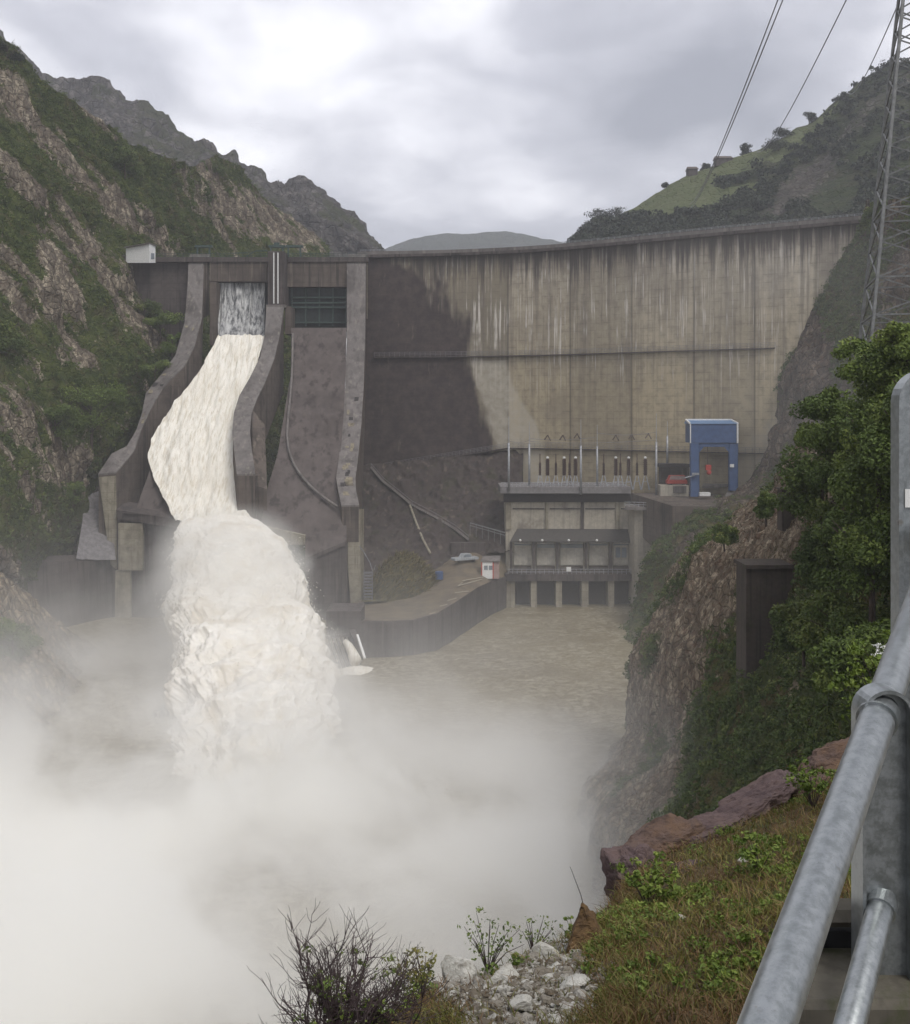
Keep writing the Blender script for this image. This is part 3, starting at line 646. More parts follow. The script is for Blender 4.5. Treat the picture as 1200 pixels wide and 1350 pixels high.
# crest slab, parapet, back
def run(d_front, d_back, z0, z1, x0=-24.5, x1=112, n=90):
    xs = np.linspace(x0, x1, n); ys = np.interp(xs, ux, uy)
    g = np.gradient(ys, xs); nx, ny = -g, np.ones_like(g); L = np.hypot(nx, ny); nx /= L; ny /= L
    st = [(np.array((x + a * d_front, y + b * d_front, z1)), np.array((x + a * d_back, y + b * d_back, z1))) for x, y, a, b in zip(xs, ys, nx, ny)]
    return MB().strip(st, z0)
run(-0.9, 5.0, CREST + 0.003, CREST + 0.7).build('crest_slab', MAT['conc_dark'], dam)
run(-0.9, -0.6, CREST + 0.703, CREST + 1.5).build('parapet', MAT['conc_top'], dam)
run(4.6, 5.0, CREST + 0.703, CREST + 1.5).build('parapet', MAT['conc_top'], dam)
run(0.4, 4.9, 0, CREST - 0.01).build('dam_body', MAT['conc_dark'], dam)
def walkway(z_of, x0, x1, w=1.0, posts=60, name='walkway'):
    n = 60; xs = np.linspace(x0, x1, n); ys = np.interp(xs, ux, uy)
    st = [(np.array((x, y - w, z_of(x))), np.array((x, y - 0.002, z_of(x)))) for x, y in zip(xs, ys)]
    mb = MB().strip(st, [z_of(x) - 0.25 for x in xs]); o = mb.build(name, MAT['conc_dark'], dam)
    r = MB()
    for k in range(3): r.tube([(x, y - w + 0.05, z_of(x) + 0.4 + 0.35 * k) for x, y in zip(xs, ys)], 0.035, 4)
    for x in np.linspace(x0, x1, posts): y = np.interp(x, ux, uy); r.beam((x, y - w + 0.05, z_of(x)), (x, y - w + 0.05, z_of(x) + 1.1), 0.07)
    rr = r.build('railing', MAT['wire'], dam); rr.parent = o; return o
walkway(lambda x: 59.4, -20.5, 69, 0.9, 70)
walkway(lambda x: 36.6, 13.0, 70, 0.9, 45)
walkway(lambda x: 36.6 - (13.0 - x) * 0.17, -22.5, 12.95, 1.3, 40)
# crest railing left to right
r = MB()
xs = np.linspace(-24, 110, 110)
for k in (0.5, 1.0): r.tube([(x, np.interp(x, ux, uy) - 0.7, CREST + 1.5 + k * 0.5) for x in xs], 0.03, 4)
for x in xs: y = np.interp(x, ux, uy); r.beam((x, y - 0.7, CREST + 1.5), (x, y - 0.7, CREST + 2.0), 0.05)
r.build('crest_railing', MAT['steel'], dam)

# ---------------------------------------------------------------- spillway
sp = thing('spillway', 'concrete twin-channel spillway with flared walls, left channel in full flow', 'spillway', (-45, 250, 0))
def PP(l): return [(P(a, b, Y), P(c, d, Y)) for (a, b, c, d, Y) in l]
# stations: outer/left px,py, inner/right px,py, depth
LW = [(251, 337, 276, 337, 268), (249, 350, 268, 350, 267), (248, 378, 267, 385, 264), (244, 427, 266, 420, 259), (232, 470, 256, 458, 254), (212, 497, 244, 482, 250), (193, 520, 214, 513, 245), (188, 547, 197, 543, 241), (180, 570, 186, 567, 237), (168, 590, 177, 595, 232), (148, 600, 170, 604, 229), (130, 627, 152, 625, 224)]
CW = [(352, 404, 374, 404, 262), (350, 440, 369, 440, 257), (344, 472, 361, 475, 252), (330, 500, 348, 508, 246), (316, 524, 338, 528, 241), (309, 547, 331, 547, 237), (307, 572, 329, 572, 232), (310, 600, 332, 600, 227), (313, 627, 336, 627, 222)]
RW = [(458, 337, 482, 337, 268), (458, 443, 481, 443, 259), (456, 510, 479, 510, 251), (452, 560, 476, 560, 243), (447, 610, 471, 610, 235), (444, 632, 468, 632, 230), (447, 650, 469, 650, 227), (451, 668, 473, 668, 224)]
def chute_wall(st, name, zb, capmat=MAT['conc_top'], facemat=MAT['conc_brown']):
    s = PP(st); w = MB().strip(s, zb).build(name, facemat, sp)
    cp = MB()
    for (a, b), (c, d) in zip(s[:-1], s[1:]):
        up = np.array((0, 0, 0.06)); ov = np.array((0.12, 0, 0))
        cp.hexa([a - ov + up * 0.1, b + ov + up * 0.1, d + ov + up * 0.1, c - ov + up * 0.1], [a - ov + 6 * up, b + ov + 6 * up, d + ov + 6 * up, c - ov + 6 * up])
    cap = cp.build('wall_capping', capmat, sp); cap.parent = w
    return w
zl = [P(s[0], s[1], s[4])[2] for s in LW]
chute_wall(LW, 'side_wall', [70, 69, 62, 56, 48, 42, 36, 30, 26, 20, 10, 0])
chute_wall(CW, 'middle_wall', [50, 48, 44, 38, 32, 28, 24, 21, 20])
chute_wall(RW, 'side_wall', [60, 45, 30, 18, 8, 2, 0, 0])
# chute floors (curved sheets) : (left px, right px, py, depth)
def floor(st, name, mat, n=40, parent=sp, seed=0, amp=0.0, zoff=0.0):
    st = np.array(st, float); t = np.linspace(0, len(st) - 1, 80); S = np.stack([np.interp(t, np.arange(len(st)), st[:, k]) for k in range(st.shape[1])], -1)
    for _ in range(6): S[1:-1] = (S[:-2] + 2 * S[1:-1] + S[2:]) / 4
    V = []
    for s in S:
        a = P(s[0], s[1], s[4]); b = P(s[2], s[3], s[4]); V.append([a + (b - a) * k / (n - 1) + np.array((0, 0, zoff)) for k in range(n)])
    V = np.array(V)
    if amp:
        ew = np.abs(np.linspace(-1, 1, n)) ** 6; V[..., 0] += ew * fbm(V * 0.5 + 9, 4, seed + 1) * 0.6 * (np.linspace(0, 1, 80)[:, None] > .1) * (np.linspace(0, 1, 80)[:, None] < .93)
        h = fbm(V * np.array((0.9, 0.25, 0.25)), 4, seed); V[..., 2] += h * amp; V[..., 1] -= h * amp * 0.6
    idx = np.arange(80 * n).reshape(80, n)
    f = np.stack([idx[:-1, :-1], idx[1:, :-1], idx[1:, 1:], idx[:-1, 1:]], -1).reshape(-1, 4)
    if parent is not None: V = V - np.array(parent.location)
    return mesh_np(name, V.reshape(-1, 3), f, mat, parent, True)
FL = [(286, 446, 350, 446, 259), (262, 490, 338, 492, 252), (225, 545, 322, 545, 244), (205, 590, 312, 590, 236), (196, 625, 316, 625, 230), (178, 674, 322, 672, 225), (160, 676, 335, 690, 221)]
FR = [(384, 432, 457, 432, 260), (384, 490, 456, 490, 252), (374, 550, 453, 550, 243), (366, 600, 448, 610, 235), (352, 645, 446, 650, 229), (346, 680, 452, 690, 224), (342, 694, 456, 722, 221)]
floor(FL, 'chute_floor', MAT['chute'])
floor(FR, 'chute_floor', MAT['chute'])
# lips / flip buckets under the floors
b = MB()
a0, a1, a2, a3 = P(153, 672, 222), P(242, 686, 220), P(242, 698, 220), P(155, 684, 222)
back = np.array((0, 7, 1.2))
b.hexa([a3, a2, a2 + back, a3 + back], [a0, a1, a1 + back, a0 + back])
b.build('flip_lip', MAT['conc_dark'], sp)
b = MB(); b.hexa([P(153, 684.2, 223), P(197, 690.2, 222), P(197, 690, 234), P(153, 684, 234)][::1], [P(153, 684, 223), P(197, 690, 222), P(197, 690, 234), P(153, 684, 234)])
b = MB()
pa, pb = P(154, 684, 223), P(242, 696, 223)
b.hexa([(pa[0], 223, 0), (pb[0], 223, 0), (pb[0], 238, 0), (pa[0], 238, 0)], [(pa[0], 223, pa[2]), (pb[0], 223, pb[2]), (pb[0], 238, pb[2]), (pa[0], 238, pa[2])])
b.build('bucket_pier', MAT['conc_dark'], sp)
MB().pbox(156, 188, 690, 752, 221.6, 1.3).build('pier_facing', MAT['conc_pale'], sp)
MB().pbox(152, 172, 752.3, 860, 221.9, 1.0).build('pier_facing', MAT['conc_pale'], sp)
# front face block of the left wall
b = MB(); pa, pb = P(130, 629, 223.4), P(153, 627, 223.4)
b.hexa([P(146, 745, 223.4), P(155, 752, 223.4), P(155, 752, 226), P(146, 745, 226)], [pa, pb, P(153, 627, 226), P(130, 629, 226)]).build('wall_end', MAT['conc_pale'], sp)
# beneath the left chute: solid concrete
b = MB().hexa([P(236, 697, 226), P(345, 700, 226), P(345, 700, 260), P(236, 697, 260)], [P(236, 690, 226), P(345, 692, 226), P(345, 692, 260), P(236, 690, 260)])
# right lip: pale beam and face going down
b = MB()
q0, q1 = P(338, 691, 221), P(402, 706, 220)
b.hexa([(q0[0], 221, 18), (q1[0], 220, 18), (q1[0], 232, 18), (q0[0], 232, 18)], [q0, q1, q1 + (0, 12, 0), q0 + (0, 12, 0)])
b.build('flip_lip', MAT['conc_pale'], sp)
t4 = [P(402.5, 706.5, 221.5), P(457, 692, 224), P(457, 713, 221), P(402.5, 736, 218.5)]
MB().hexa([p - np.array((0, 0, .8)) for p in t4], t4).build('flip_lip', MAT['chute'], sp)
q0, q1 = P(402.5, 739, 218.7), P(457, 716, 221.2)
MB().hexa([(q0[0], q0[1] + .3, 0), (q1[0], q1[1] + .3, 0), (q1[0], 232, 0), (q0[0], 232, 0)], [q0 + (0, .3, 0), q1 + (0, .3, 0), q1 + (0, 9, 0), q0 + (0, 9, 0)]).build('bucket_pier', MAT['conc_dark'], sp)
# centre wall end blocks
MB().pbox(313.5, 335, 628, 688, 222.3, 6).build('wall_end', MAT['conc_brown'], sp)
b = MB().strip(PP([(333, 540, 349, 560, 236), (333, 600, 351, 610, 230), (337, 640, 352, 645, 225)]), 20).build('wall_buttress', MAT['conc_brown'], sp)
# right wall end column
b = MB(); b.hexa([P(463, 803, 223), P(476, 803, 223), P(480, 803, 230), P(466, 803, 230)], [P(453, 671, 224.5), P(474, 671, 224.5), P(480, 671, 232), P(457, 671, 232)]).build('wall_end', MAT['conc_pale'], sp)
# added pale rib tracing the light line along a training wall's shadow
fy = [a[1] for a in FR]; fY = [a[4] for a in FR]
tr_ = [P(a, b, float(np.interp(b, fy, fY)) - .35) for a, b in [(386, 440), (386, 500), (380, 545), (377, 575), (381, 600), (392, 622), (408, 641), (426, 656), (445, 668)]]
tp_ = np.array(tr_); tt = np.linspace(0, len(tp_) - 1, 50); tq = np.stack([np.interp(tt, np.arange(len(tp_)), tp_[:, k]) for k in range(3)], -1)
for _ in range(25): tq[1:-1] = (tq[:-2] + 2 * tq[1:-1] + tq[2:]) / 4
MB().tube(list(tq), .30, 6).build('shadow_line_rib', MAT['conc_top'], sp, smooth=True)
# broken, patched places along the top of the right wall and the left wall
MAT['patch'] = concrete('broken_edge', (0.24, 0.21, 0.15), (0.06, 0.05, 0.04), .5, .4, lift=None)
def cap_pt(st, f, g):
    S_ = PP(st); k = f * (len(S_) - 1); i_ = min(int(k), len(S_) - 2); u_ = k - i_
    l = S_[i_][0] * (1 - u_) + S_[i_ + 1][0] * u_; r__ = S_[i_][1] * (1 - u_) + S_[i_ + 1][1] * u_
    return l * (1 - g) + r__ * g, S_[i_ + 1][0] - S_[i_][0]
for k in range(30):
    st_w = RW if k < 20 else LW
    f_ = rng.uniform(.32, .86) if k < 20 else rng.uniform(.15, .7); p_, dd = cap_pt(st_w, f_, rng.uniform(.12, .85)); dd = dd / np.linalg.norm(dd); L_ = rng.uniform(.25, .8); W_ = rng.uniform(.3, 1.0)
    up_ = np.array((0, -.03, .40)); x_ = np.array((W_, 0, 0))
    q4 = [p_ + x_ * rng.uniform(-1, -.5) + up_, p_ + x_ * rng.uniform(.5, 1) + up_, p_ + x_ * rng.uniform(.5, 1) + dd * L_ * 2 + up_, p_ + x_ * rng.uniform(-1, -.5) + dd * L_ * 2 + up_]
    MB().hexa([v_ - np.array((0, 0, .12)) for v_ in q4], q4).build('spalled_patch', MAT['patch' if k % 3 else 'darkvoid'], sp)
# piers on the crest
MB().pbox(353, 375, 331, 403.5, 262.2, 8).build('gate_pier', MAT['conc_dark'], sp, bevel=0.1)
MB().pbox(351, 377, 401.5, 405.5, 261.6, 2).build('pier_ledge', MAT['conc_top'], sp)
b = MB()
for px in (361, 366.5): b.tube([P(px, 333, 261.9), P(px, 400, 261.9)], 0.16, 6)
b.build('vent_pipe', MAT['white'], sp)
b = MB(); b.tube([P(484, 345, 267.5), P(484, 420, 267.5)], 0.12, 6).build('drain_pipe', MAT['conc_pale'], sp)
# headwall over gates, deck, wing wall
MB().pbox(276.5, 352.5, 345, 371, 267, 5).build('headwall', MAT['conc_brown'], sp)
MB().pbox(375.5, 458, 345, 378, 267, 5).build('headwall', MAT['conc_brown'], sp)
MB().pbox(276.5, 352.5, 371.3, 450, 269.5, 3).build('gate', MAT['gate'], sp)
g2 = MB().pbox(375.5, 458, 378.3, 436, 269.5, 3).build('gate', MAT['gate'], sp)
b = MB()
for py in (391, 398, 404, 424): b.pbox(384, 458, py, py + 2.0, 268.6, 0.88)
for px in (384, 402, 420, 438, 455): b.pbox(px, px + 1.6, 378.5, 430, 268.9, 0.58)
gb = b.build('gate_beam', MAT['greensteel'], sp); gb.parent = g2
MB().pbox(276.5, 286, 372, 455, 264.5, 4.5).build('gate_jamb', MAT['conc_brown'], sp)
MB().pbox(375.5, 384, 404, 440, 262.5, 6).build('gate_jamb', MAT['conc_brown'], sp)
MB().pbox(150, 251, 346, 450, 268.5, 6).build('wing_wall', MAT['conc_dark'], sp)
MB().pbox(150, 485, 339, 345, 266.6, 7).build('bridge_deck', MAT['conc_dark'], sp)
r = MB()
for k in range(3): r.tube([P(205, 338.7 - 2.4 * k, 266.8), P(485, 338.7 - 2.4 * k, 266.8)], 0.05, 4)
for px in np.arange(206, 485, 6.0): r.tube([P(px, 339, 266.8), P(px, 333.5, 266.8)], 0.045, 4)
r.build('deck_railing', MAT['greensteel'], sp)
# hoists on the deck
b = MB()
for px in (268, 365, 388):
    b.pbox(px - 9, px - 7, 325, 339, 268.5, 0.4); b.pbox(px + 7, px + 9, 325, 339, 268.5, 0.4); b.pbox(px - 11, px + 11, 323, 326, 268.4, 1.2)
    b.pbox(px - 4, px + 3, 319.5 if px == 365 else 323, 324, 268.6, 0.9)
b.tube([P(325, 338, 267.2), P(338, 330, 267.2), P(352, 330, 267.2)], 0.12, 5); b.tube([P(300, 334, 267.2), P(352, 331, 267.2)], 0.08, 5)
b.build('hoist_frame', MAT['greensteel'], sp)

# water coming over the gate, down the chute, and the jet
def foamwater(name, s_al, s_ac, muddy, lo=0.42, hi=0.62, rot=(0, 0, 0), hi_c=(0.84, 0.81, 0.73), bmp=0.45):
    m = M(name, 0.55, 0.3)
    v = m.mp((s_ac, s_al, s_al), rot=rot)
    a = m.noise(1.0, 7, 0.65, v, 0.4); b = m.noise(3.3, 5, 0.65, v); g = m.noise(0.12, 3, 0.5)
    c = m.mix(m.mr(a, lo, hi), muddy, hi_c)
    c = m.mix(m.math('MULTIPLY', m.mr(b, 0.5, 0.68), 0.35), c, muddy)
    c = m.mix(m.math('MULTIPLY', m.mr(g, 0.45, 0.65), 0.25), c, (0.62, 0.56, 0.45))
    m.col(c); m.bump(m.math('ADD', a, m.math('MULTIPLY', b, 0.5)), bmp, 0.6)
    m.b.inputs['Subsurface Weight'].default_value = 0.0
    return m.m
MAT['chutewater'] = foamwater('white_water', 0.35, 2.4, (0.60, 0.54, 0.43), 0.30, 0.56)
MAT['jet'] = foamwater('jet_foam', 0.13, 0.20, (0.66, 0.59, 0.47), 0.30, 0.54, hi_c=(0.87, 0.84, 0.77), bmp=0.22)  # mud tint also paints the brown shading between lumps into the foam
WL = [(288, 444, 349, 444, 258), (266, 488, 338, 490, 251), (226, 540, 320, 543, 243), (205, 570, 311, 572, 238), (194, 600, 310, 602, 233), (205, 640, 316, 645, 227.5), (222, 672, 322, 678, 222), (232, 690, 345, 700, 218)]
floor(WL, 'chute_water', MAT['chutewater'], 60, None, 4, 0.7, 0.5)['kind'] = 'structure'
mv = M('falling_water_veil', 0.6, 0.3)
vv = mv.noise(1.0, 6, 0.7, mv.mp((1.1, 1.1, 0.08)))
mv.col(mv.mix(mv.mr(vv, 0.35, 0.65), (0.06, 0.065, 0.07), (0.55, 0.55, 0.54))); mv.bump(vv, 0.4, 0.3)
n = 70; V = []
for i in range(30):
    t = i / 29; row = []
    for k in range(n):
        p = P(287 + (349 - 287) * k / (n - 1), 373 + 76 * t, 268.6 - 5.5 * t ** 1.5); row.append(p)
    V.append(row)
V = np.array(V); V[..., 1] += fbm(V * np.array((1.2, 0, 0.07)), 4, 6) * 0.9
idx = np.arange(30 * n).reshape(30, n)
mesh_np('gate_waterfall', V.reshape(-1, 3), np.stack([idx[:-1, :-1], idx[1:, :-1], idx[1:, 1:], idx[:-1, 1:]], -1).reshape(-1, 4), mv.m, smooth=True)['kind'] = 'structure'

# jet: closed lumpy tube along a ballistic curve
JT = [(236, 690, 345, 219, 3.0), (232, 715, 372, 209, 5.0), (230, 745, 392, 200, 6.5), (228, 790, 410, 189, 8.5), (228, 840, 420, 174, 10.5), (228, 890, 434, 163, 12), (232, 940, 444, 152, 13), (236, 990, 442, 142, 13), (240, 1045, 436, 132, 12), (240, 1110, 430, 123, 10)]
jt = np.array([(a, b, c, d, e) for a, b, c, d, e in JT], float)
t = np.linspace(0, len(jt) - 1, 460); J = np.stack([np.interp(t, np.arange(len(jt)), jt[:, k]) for k in range(5)], -1)
for _ in range(120): J[1:-1] = (J[:-2] + 2 * J[1:-1] + J[2:]) / 4
na = 420; th = np.linspace(0, 2 * np.pi, na, endpoint=False)
V = []; NN = []
for (xa, py, xb, Y, hh) in J:
    a = P(xa, py, Y); b2 = P(xb, py, Y); c0 = (a + b2) / 2; w = (b2[0] - a[0]) / 2
    ct, st_ = np.cos(th), np.sin(th)
    sgn = np.sign(ct) * np.abs(ct) ** 0.75, np.sign(st_) * np.abs(st_) ** 0.9
    V.append(np.stack([c0[0] + w * sgn[0], c0[1] - hh * 0.45 * sgn[1], c0[2] + hh * 0.5 * sgn[1]], -1)); NN.append(np.stack([ct, -st_ * 0.7, st_ * 0.7], -1))
V = np.array(V); NN = np.array(NN)
lump = fbm(V * 0.16, 3, 101) ; bil = 1 - 2 * np.abs(fbm(V * np.array((0.45, 0.32, 0.32)), 4, 111)); fine = 1 - 2 * np.abs(fbm(V * 1.1, 4, 131, .6))
grow = np.linspace(0.12, 1, 460)[:, None] ** 0.7
ts = np.linspace(0, 9, 460)[:, None] + 0 * th[None]
strand = fbm(np.stack([np.cos(th)[None] * 5.5 + 0 * ts, np.sin(th)[None] * 5.5 + 0 * ts, ts * 0.9], -1), 4, 151, .6)
V = V + NN * ((lump * 5.0 + (bil - 0.6) * 1.15 + (fine - 0.5) * 0.28 + strand * 1.6) * grow)[..., None]
idx = np.arange(460 * na).reshape(460, na); nx = np.roll(idx, -1, 1)
f = np.stack([idx[:-1], nx[:-1], nx[1:], idx[1:]], -1).reshape(-1, 4)
VJ = V.copy()
mesh_np('spillway_jet', V.reshape(-1, 3), f, MAT['jet'], smooth=True)['kind'] = 'structure'
# flecks of spray torn off the jet and the chute water
def flecks(name, S_, n, size, spread, seed, label, mat, up=0.0):
    r = np.random.default_rng(seed); i = r.integers(0, len(S_), n); p = S_[i] + r.normal(size=(n, 3)) * spread * (r.uniform(0, 1, (n, 1)) ** 1.5) + np.array((0, 0, up))
    sz = size * r.uniform(.3, 1.3, (n, 1)); tv = np.array([(1, 1, 1), (1, -1, -1), (-1, 1, -1), (-1, -1, 1)]) * .6
    v = (p[:, None] + tv[None] * sz[:, None] * r.uniform(.4, 1.4, (n, 4, 3))).reshape(-1, 3); k = np.arange(n)[:, None] * 4
    f = np.concatenate([k + np.array(q_) for q_ in ((0, 1, 2), (0, 3, 1), (0, 2, 3), (1, 3, 2))], 0)
    return tag(mesh_np(name, v, f, mat, None, True), label, 'spray', kind='stuff')
JS = VJ[60:].reshape(-1, 3)
flecks('jet_spray', JS, 14000, .13, 1.3, 4, 'flying drops of muddy white water around the big jet', MAT['jet'])

# ---------------------------------------------------------------- river bank below the dam: dark rock slope, platform, walls
MAT['bank'] = concrete('dark_wet_rock', (0.058, 0.046, 0.042), (0.024, 0.02, 0.02), 0.6, 1.5, lift=None, moss=0.35, light=(0.13, 0.105, 0.085))
KY = 0.95
BK = [[(474, 612, 282), (476, 680, 268), (478, 730, 250), (480, 775, 240), (482, 800, 234)],
      [(510, 612, 281.5), (510, 670, 270), (512, 720, 254), (512, 760, 245), (512, 792, 238)],
      [(560, 606, 280.5), (560, 660, 271), (562, 700, 257), (562, 740, 250), (562, 775, 244)],
      [(610, 600, 279.5), (610, 650, 271), (610, 690, 259), (612, 715, 255), (612, 745, 249)],
      [(650, 597, 278), (650, 640, 271), (650, 680, 260), (650, 705, 257), (650, 728, 252)],
      [(690, 594, 276), (690, 640, 270), (690, 680, 259), (690, 705, 257), (690, 728, 252)]]
bk, BV, BQ, BN, BA = sheet('rock_bank', BK, 150, 120, MAT['bank'], amp=0.9, freq=0.25, strata=((0.45, 0.1, -0.85), 0.5, 0.8, 0.4), seed=81, crag=0.2, blur=2, attrs_fn=lambda V, Q, N, S: {'veg': 0 * S})
MAT['yard'] = None
my = M('wet_yard_gravel', 0.6, 0.5); n1 = my.noise(0.35, 6, 0.6); n2 = my.noise(5.0, 3, 0.6)
my.col(my.mix(my.mr(n1, 0.35, 0.65), (0.165, 0.13, 0.085), (0.105, 0.085, 0.062))); my.bump(n2, 0.2, 0.05); MAT['yard'] = my.m
# platform: swept yard between the rock and the curved quay wall
PFo = [(466, 822, 197), (480, 821, 197), (510, 822, 197.5), (545, 820, 199), (575, 812, 203), (600, 797, 213), (630, 777, 229), (652, 767, 240), (668, 762, 248)]
PFi = [(466, 800, 228), (480, 796, 229), (510, 788, 234), (545, 772, 241), (575, 752, 246), (600, 735, 250), (625, 722, 255), (645, 713, 260), (668, 711, 262)]
PF = [[(a[0], a[1], a[2]), tuple(0.5 * (np.array(a) + np.array(b))), (b[0], b[1], b[2]), (b[0], b[1] - 6, b[2] + 6)] for a, b in zip(PFo, PFi)]
sheet('yard_platform', PF, 110, 50, MAT['yard'], amp=0.12, freq=0.4, seed=83, crag=0, blur=1)
qw = MB(); st = []
for a in PFo[:-1] + [(668, 762, 248)]:
    p = P(*a); st.append((p + (0, -0.8, 0.45), p + (0, -0.05, 0.45)))
qw.strip(st, 0); qo = qw.build('quay_wall', MAT['conc_dark']); tag(qo, 'dark curved concrete quay wall below the brown yard', 'wall')
# parking marks
pm = plain('worn_white_marking', (0.42, 0.38, 0.30), 0.8)
b = MB()
def ground_pt(px, py, tab=None):
    # intersection of the view row with the yard surface, taken from the sheet itself
    lo = np.interp(px, [q_[0] for q_ in PFo], [q_[1] for q_ in PFo]); hi = np.interp(px, [q_[0] for q_ in PFi], [q_[1] for q_ in PFi])
    yo = np.interp(px, [q_[0] for q_ in PFo], [q_[2] for q_ in PFo]); yi = np.interp(px, [q_[0] for q_ in PFi], [q_[2] for q_ in PFi])
    a = P(px, lo, yo); c = P(px, hi, yi); best = min(np.linspace(0, 1, 60), key=lambda s: abs((HY - (a[2] + (c[2] - a[2]) * s - EYE) / (a[1] + (c[1] - a[1]) * s) * F) - py))
    return a + (c - a) * best + np.array((0, 0, 0.14))
for (x0, y0, x1, y1) in [(604, 773, 636, 765), (604, 773, 610, 769), (610, 767, 638, 762), (600, 783, 618, 781), (590, 793, 602, 790), (580, 801, 590, 798), (566, 811, 574, 809)]:
    a, c = ground_pt(x0, y0), ground_pt(x1, y1); w = np.array((0, 0.7, 0.0)); b.quad(a, c, c + w, a + w)
mk = b.build('parking_marks', pm); mk['kind'] = 'structure'
# reed-covered mound on the platform
mc = P(528, 790, 226); base = np.array((mc[0], 232 * KY, mc[2]))
g = 60; u = np.linspace(-1, 1, g); A, B = np.meshgrid(u, u, indexing='ij'); R2 = np.sqrt(A ** 2 + B ** 2)
H = np.clip(1 - R2 ** 2, 0, 1) ** 0.8 * 8.2
V = np.stack([base[0] + A * 8.0, base[1] + B * 8 + 3, base[2] - 0.6 + H + fbm(np.stack([A * 3, B * 3, A * 0], -1), 4, 8) * 0.9 * (R2 < 0.95)], -1)
idx = np.arange(g * g).reshape(g, g); MAT['mound'] = plain('reedy_soil', (0.075, 0.065, 0.03), 0.95, var=0.5, scale=0.8)
mesh_np('grassy_mound', V.reshape(-1, 3), np.stack([idx[:-1, :-1], idx[1:, :-1], idx[1:, 1:], idx[:-1, 1:]], -1).reshape(-1, 4), MAT['mound'], smooth=True)['kind'] = 'structure'
def blades(name, pts, nrm_up, h, w, mat, lean=0.5, seed=0, parent=None, droop=None):
    r = np.random.default_rng(seed); N = len(pts); d = r.normal(size=(N, 3)) * lean; d[:, 2] = 1; 
    if droop is not None: d += np.array(droop)
    d /= np.linalg.norm(d, axis=-1, keepdims=True)
    hh = (h * r.uniform(0.4, 1.2, N))[:, None]; a = np.cross(d, r.normal(size=(N, 3))); a /= np.linalg.norm(a, axis=-1, keepdims=True)
    ww = (w * r.uniform(0.6, 1.2, N))[:, None]; bend = r.normal(size=(N, 3)) * 0.25; bend[:, 2] = -0.12
    m1 = pts + d * hh * 0.55; tip = pts + d * hh + bend * hh
    v = np.stack([pts - a * ww, pts + a * ww, m1 + a * ww * 0.8, m1 - a * ww * 0.8, tip + a * ww * 0.12, tip - a * ww * 0.12], 1).reshape(-1, 3)
    k = np.arange(N)[:, None] * 6; f = np.concatenate([k + np.array([0, 1, 2, 3]), k + np.array([3, 2, 4, 5])], 0)
    t = np.repeat(r.uniform(0, 1, N), 6)
    return mesh_np(name, v, f, mat, parent, False, {'tint': t})
MAT['reed'] = leafmat('reed_blades', (0.07, 0.055, 0.02), (0.13, 0.11, 0.03), (0.24, 0.19, 0.08))
sel, _ = scatter(V, (H > 0.1) * 1.0, 2600, 3)
tag(blades('reeds', sel, None, 1.8, 0.10, MAT['reed'], 0.5, 3, droop=(0.7, -0.2, -0.2)), 'drooping yellow reeds covering the mound beside the yard', 'reeds', kind='stuff')
# inclined path / stair on the rock, and smaller pipe
def on_bank(px, py, up=0.5):
    # nearest bank vertex in the same direction
    d = (BQ[..., 0] - px) ** 2 + (BQ[..., 1] - py) ** 2; i = np.unravel_index(np.argmin(d), d.shape); return BV[i] + np.array((0, -up, up * 0.5))
stp = thing('rock_stair', 'narrow pale stair climbing diagonally over the dark rock below the dam', 'stair', on_bank(600, 690))
path = [on_bank(*q_) for q_ in [(490, 618), (506, 636), (520, 650), (545, 668), (575, 685), (600, 700), (618, 712)]]
b = MB(); b.tube(path, 0.38, 4); b.build('stair_flight', MAT['conc_top'], stp)
b = MB(); b.tube([p + np.array((0, -0.3, 1.0)) for p in path], 0.05, 4)
for p in path: b.beam(p, p + np.array((0, -0.3, 1.0)), 0.06)
b.build('handrail', MAT['wire'], stp)
b = MB(); b.tube([on_bank(*q_, 0.7) for q_ in [(540, 668), (548, 690), (558, 712), (568, 732)]], 0.28, 6); tag(b.build('drain_chute', MAT['conc_pale']), 'pale drain running steeply down the dark rock to the yard', 'drain')
b = MB()
q_ = [P(620, 697, 253), P(645, 704, 251), P(666, 710, 250)]
b.tube([p + np.array((0, 0, 1.3)) for p in q_], 0.12, 4); b.tube([p + np.array((0, 0, 0.7)) for p in q_], 0.08, 4)
for p in [P(a, 697 + (a - 620) * 0.28, 252) for a in range(620, 667, 8)]: b.beam(p - np.array((0, 0, 1.5)), p + np.array((0, 0, 1.3)), 0.12)
tag(b.build('yard_fence', MAT['pylon']), 'low pale metal fence at the far end of the yard, left of the power station', 'fence')
# spiral stair / ladder beside the right chute wall
b = MB()
for px in (480, 491): b.beam(P(px, 806, 229), P(px, 752, 229), 0.18)
for py in range(755, 806, 4): b.beam(P(480, py, 229), P(491, py, 229), 0.10, 0.4)
b.tube([P(491, 752, 229), P(488, 742, 229.5), P(480, 728, 231), P(474, 720, 233)], 0.10, 5); b.tube([P(493, 752, 228.6), P(495, 745, 228.6)], 0.08, 5)
tag(b.build('access_ladder', MAT['wire']), 'grey metal ladder against the foot of the right spillway wall', 'ladder')
